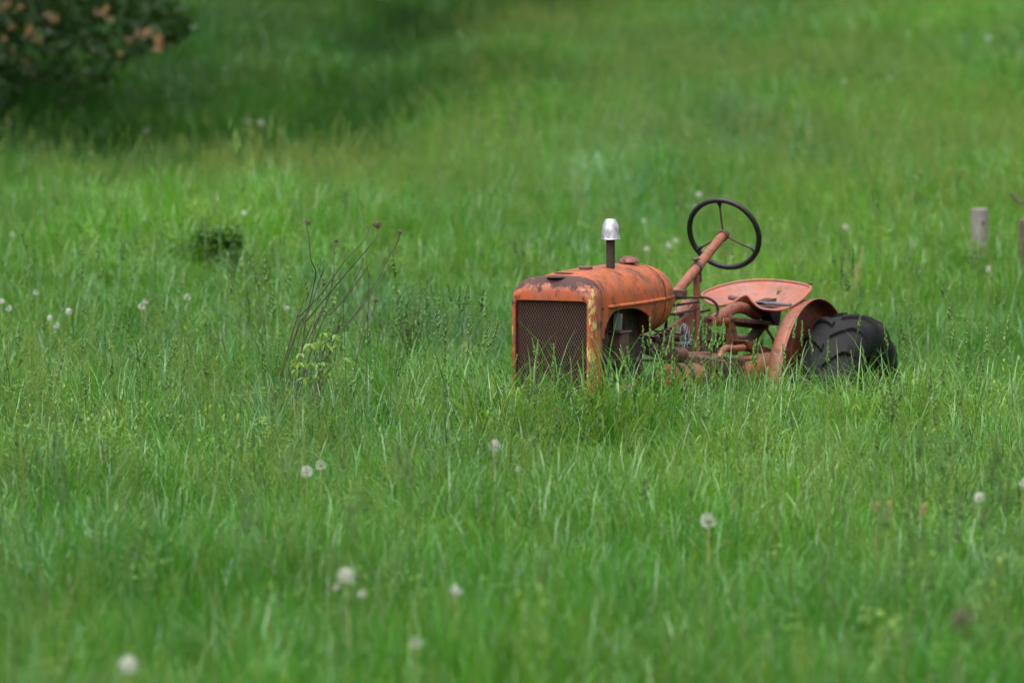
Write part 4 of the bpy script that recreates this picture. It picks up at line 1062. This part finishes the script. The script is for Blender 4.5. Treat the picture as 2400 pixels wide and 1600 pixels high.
# ------------------------------------------------------------------ flowering shrub (upper left) and the trees that shade the slope
def crown_mesh(blobs, n, leaf, seed):
    r_ = np.random.default_rng(seed); m = MB(); tot = sum(b_[3] ** 2 for b_ in blobs)
    V = []; Fc = []; C_ = []
    for (x, y, z, r) in blobs:
        k = int(n * r * r / tot)
        d = r_.normal(size=(k, 3)); d /= np.linalg.norm(d, axis=1)[:, None]; rad = r * r_.uniform(.55, 1.05, k) ** .6
        c = d * rad[:, None] * np.array([1, 1, .8]) + np.array([x, y, z])
        a = r_.normal(size=(k, 3)); a /= np.linalg.norm(a, axis=1)[:, None]; b_ = np.cross(a, r_.normal(size=(k, 3))); b_ /= np.linalg.norm(b_, axis=1)[:, None]
        s = leaf * r_.uniform(.6, 1.3, k)[:, None]; t = r_.uniform(0, 1, k)
        q = np.stack([c - a * s, c + b_ * s * .45, c + a * s, c - b_ * s * .45], 1)
        i0 = len(V) if not V else sum(len(v) for v in V)
        V.append(q.reshape(-1, 3)); C_.append(np.repeat(np.stack([t, t * 0 + .5, t * 0, t * 0 + 1], -1), 4, 0))
    V = np.concatenate(V); C_ = np.concatenate(C_)
    me = bpy.data.meshes.new('foliage'); fs_ = np.arange(len(V)).reshape(-1, 4)
    me.from_pydata(V.tolist(), [], fs_.tolist()); ca = me.color_attributes.new('tone', 'FLOAT_COLOR', 'POINT'); ca.data.foreach_set('color', C_.astype(np.float32).ravel()); return me
SX, SY = -6.5, 67.0; sz = terr(SX, SY)
shb = empty('flowering_shrub', (SX, SY, sz)); tag(shb, 'large shrub with peach pink blossoms hanging over the grass at the top left', 'shrub')
bl = []
for k in range(26):
    a = rr(0, 6.28); r_ = rr(.5, 2.0); bl.append((r_ * math.cos(a), r_ * math.sin(a), rr(.9, 3.2), rr(.45, .9)))
bl += [(1.0, -2.0, .75, .6), (-.2, -2.3, .6, .6), (2.0, -1.6, 1.0, .55), (2.35, -1.2, 1.0, .42), (.3, -1.9, 1.25, .6), (1.5, -1.8, 1.35, .55), (-1.0, -2.0, .8, .7)]
bl += [(2.5, -1.0, 1.0, .35), (1.6, -2.2, .6, .45), (.5, -2.6, .5, .5), (-.3, -2.9, .35, .5), (-.6, -3.4, .25, .5), (.5, -3.3, .15, .4), (-1.6, -3.4, .4, .6)]
me = crown_mesh(bl, 15000, .075, 3); me.materials.append(M_dleaf); o = bpy.data.objects.new('foliage', me); link(o, shb); o['kind'] = 'stuff'
me = crown_mesh([(b_[0], b_[1], b_[2], b_[3] * 1.08) for b_ in bl], 6000, .06, 4); me.materials.append(M_tree); o = bpy.data.objects.new('inner_foliage', me); link(o, shb); o['kind'] = 'stuff'
for k in range(9):
    b_ = bl[k * 3 % len(bl)]; m = MB(); m.tube(spline([(0, 0, -.1), (b_[0] * .3, b_[1] * .3, b_[2] * .6), (b_[0], b_[1], b_[2])], 4), [.05, .047, .044, .041, .038, .032, .026, .02, .014], 6); m.build('branch', M_bark, shb)
def cluster(w):
    m = MB()
    for _ in range(34):
        c_ = Vector((rr(-1, 1), rr(-1, 1), rr(-1, 1))) * w
        d = Vector((rr(-1, 1), rr(-1, 1), rr(-1, 1))); leaf_quad(m, c_, d, rr(.025, .045), .022, rr(0, 1))
    me = m.mesh('blossom', recalc=False, smooth=False); me.materials.append(M_blos); return me
CLM = [cluster(.05), cluster(.07)]
for (u, v, s) in [(330, 78, 1.1), (350, 72, 1.1), (372, 92, 1.1), (374, 112, 1.2), (366, 84, .8), (70, 70, 1.2), (86, 90, .9), (30, 62, .9), (125, 40, .8), (130, 46, .8), (232, 28, .9), (250, 20, .9), (256, 44, .8), (60, 148, 1.0),
                   (62, 135, .7), (10, 90, .8), (50, 15, .8), (20, 8, .9), (2, 14, .9), (28, 118, .6), (220, 120, .6), (112, 34, .7), (300, 92, .7), (285, 125, .7)]:
    q = at(u * 1.0, v * 1.0, 64.6 + rr(-.3, .3)); o = bpy.data.objects.new('blossom', random.choice(CLM)); link(o, shb); o.location = q - shb.location; o.scale = (s * .95, s * .7, s * .7); o.rotation_euler = (0, rr(-.5, .5), 0)

def tree(x, y, hgt, rad, label, seed, n=16000):
    z = terr(x, y); r0 = empty('tree', (x, y, z)); tag(r0, label, 'tree', 'trees shading the slope')
    m = MB(); m.tube([(0, 0, -.3), (.05, 0, hgt * .3), (.15, .1, hgt * .62), (.1, 0, hgt * .85)], [.28, .22, .15, .06], 10)
    rs = random.Random(seed); bl = []
    for k in range(22):
        a = rs.uniform(0, 6.28); r_ = rad * rs.uniform(.2, .85); zz = hgt * rs.uniform(.45, .95); bl.append((r_ * math.cos(a), r_ * math.sin(a), zz, rad * rs.uniform(.28, .45)))
        if k < 9: m.tube([(.08, 0, hgt * .4), (r_ * math.cos(a) * .5, r_ * math.sin(a) * .5, zz * .8), (r_ * math.cos(a), r_ * math.sin(a), zz)], [.10, .06, .02], 6)
    m.build('trunk', M_bark, r0)
    me = crown_mesh(bl, n, .16, seed); me.materials.append(M_tree); o = bpy.data.objects.new('crown', me); link(o, r0); o['kind'] = 'stuff'
def shade_tree(x, y, blobs, hgt, label, seed, n=15000):
    z = terr(x, y); r0 = empty('tree', (x, y, z)); tag(r0, label, 'tree', 'trees shading the slope')
    m = MB(); m.tube([(0, 0, -.3), (.05, 0, hgt * .3), (.15, .1, hgt * .62), (.1, 0, hgt * .85)], [.26, .20, .14, .06], 10)
    bl = [(bx - x, by - y, bz - z, br) for bx, by, bz, br in blobs]
    for b_ in bl[::2]: m.tube([(.08, 0, hgt * .35), (b_[0] * .5, b_[1] * .5, max(b_[2], hgt * .4)), b_[:3]], [.10, .06, .02], 6)
    m.build('trunk', M_bark, r0)
    me = crown_mesh(bl, n, .15, seed); me.materials.append(M_tree); o = bpy.data.objects.new('crown', me); link(o, r0); o['kind'] = 'stuff'
rb = random.Random(77)
def cloud(x0, x1, y0, y1, z0, z1, k, r0, r1):
    out = []
    for _ in range(k):
        r_ = rb.uniform(r0, r1); out.append((rb.uniform(x0, x1), rb.uniform(y0, y1), rb.uniform(z0, z1) + r_ * .8, r_))
    return out
shade_tree(-8.2, 60, cloud(-10, -4.2, 54, 66, 3.1, 5.2, 20, 1.0, 1.5), 6, 'unseen low spreading tree added to shade the hollow at the left', 11, 20000)  # out of view, crown added to darken the left hollow
tree(-7.5, 76, 11, 5.5, 'tall broad tree behind the flowering shrub, above the view', 2)
shade_tree(-2.4, 91, cloud(-2.7, -0.9, 60, 86, 3.0, 5.4, 17, .8, 1.3), 6, 'unseen low spreading tree added to shade the gully up the slope', 13, 18000)  # out of view, narrow crown shaped to darken the gully
shade_tree(4.0, 95, cloud(0.5, 6.5, 84, 93, 3.3, 5.5, 22, 1.0, 1.6), 6, 'unseen low spreading tree added to shade the head of the slope', 15, 14000)  # out of view, added to darken the upper middle of the slope
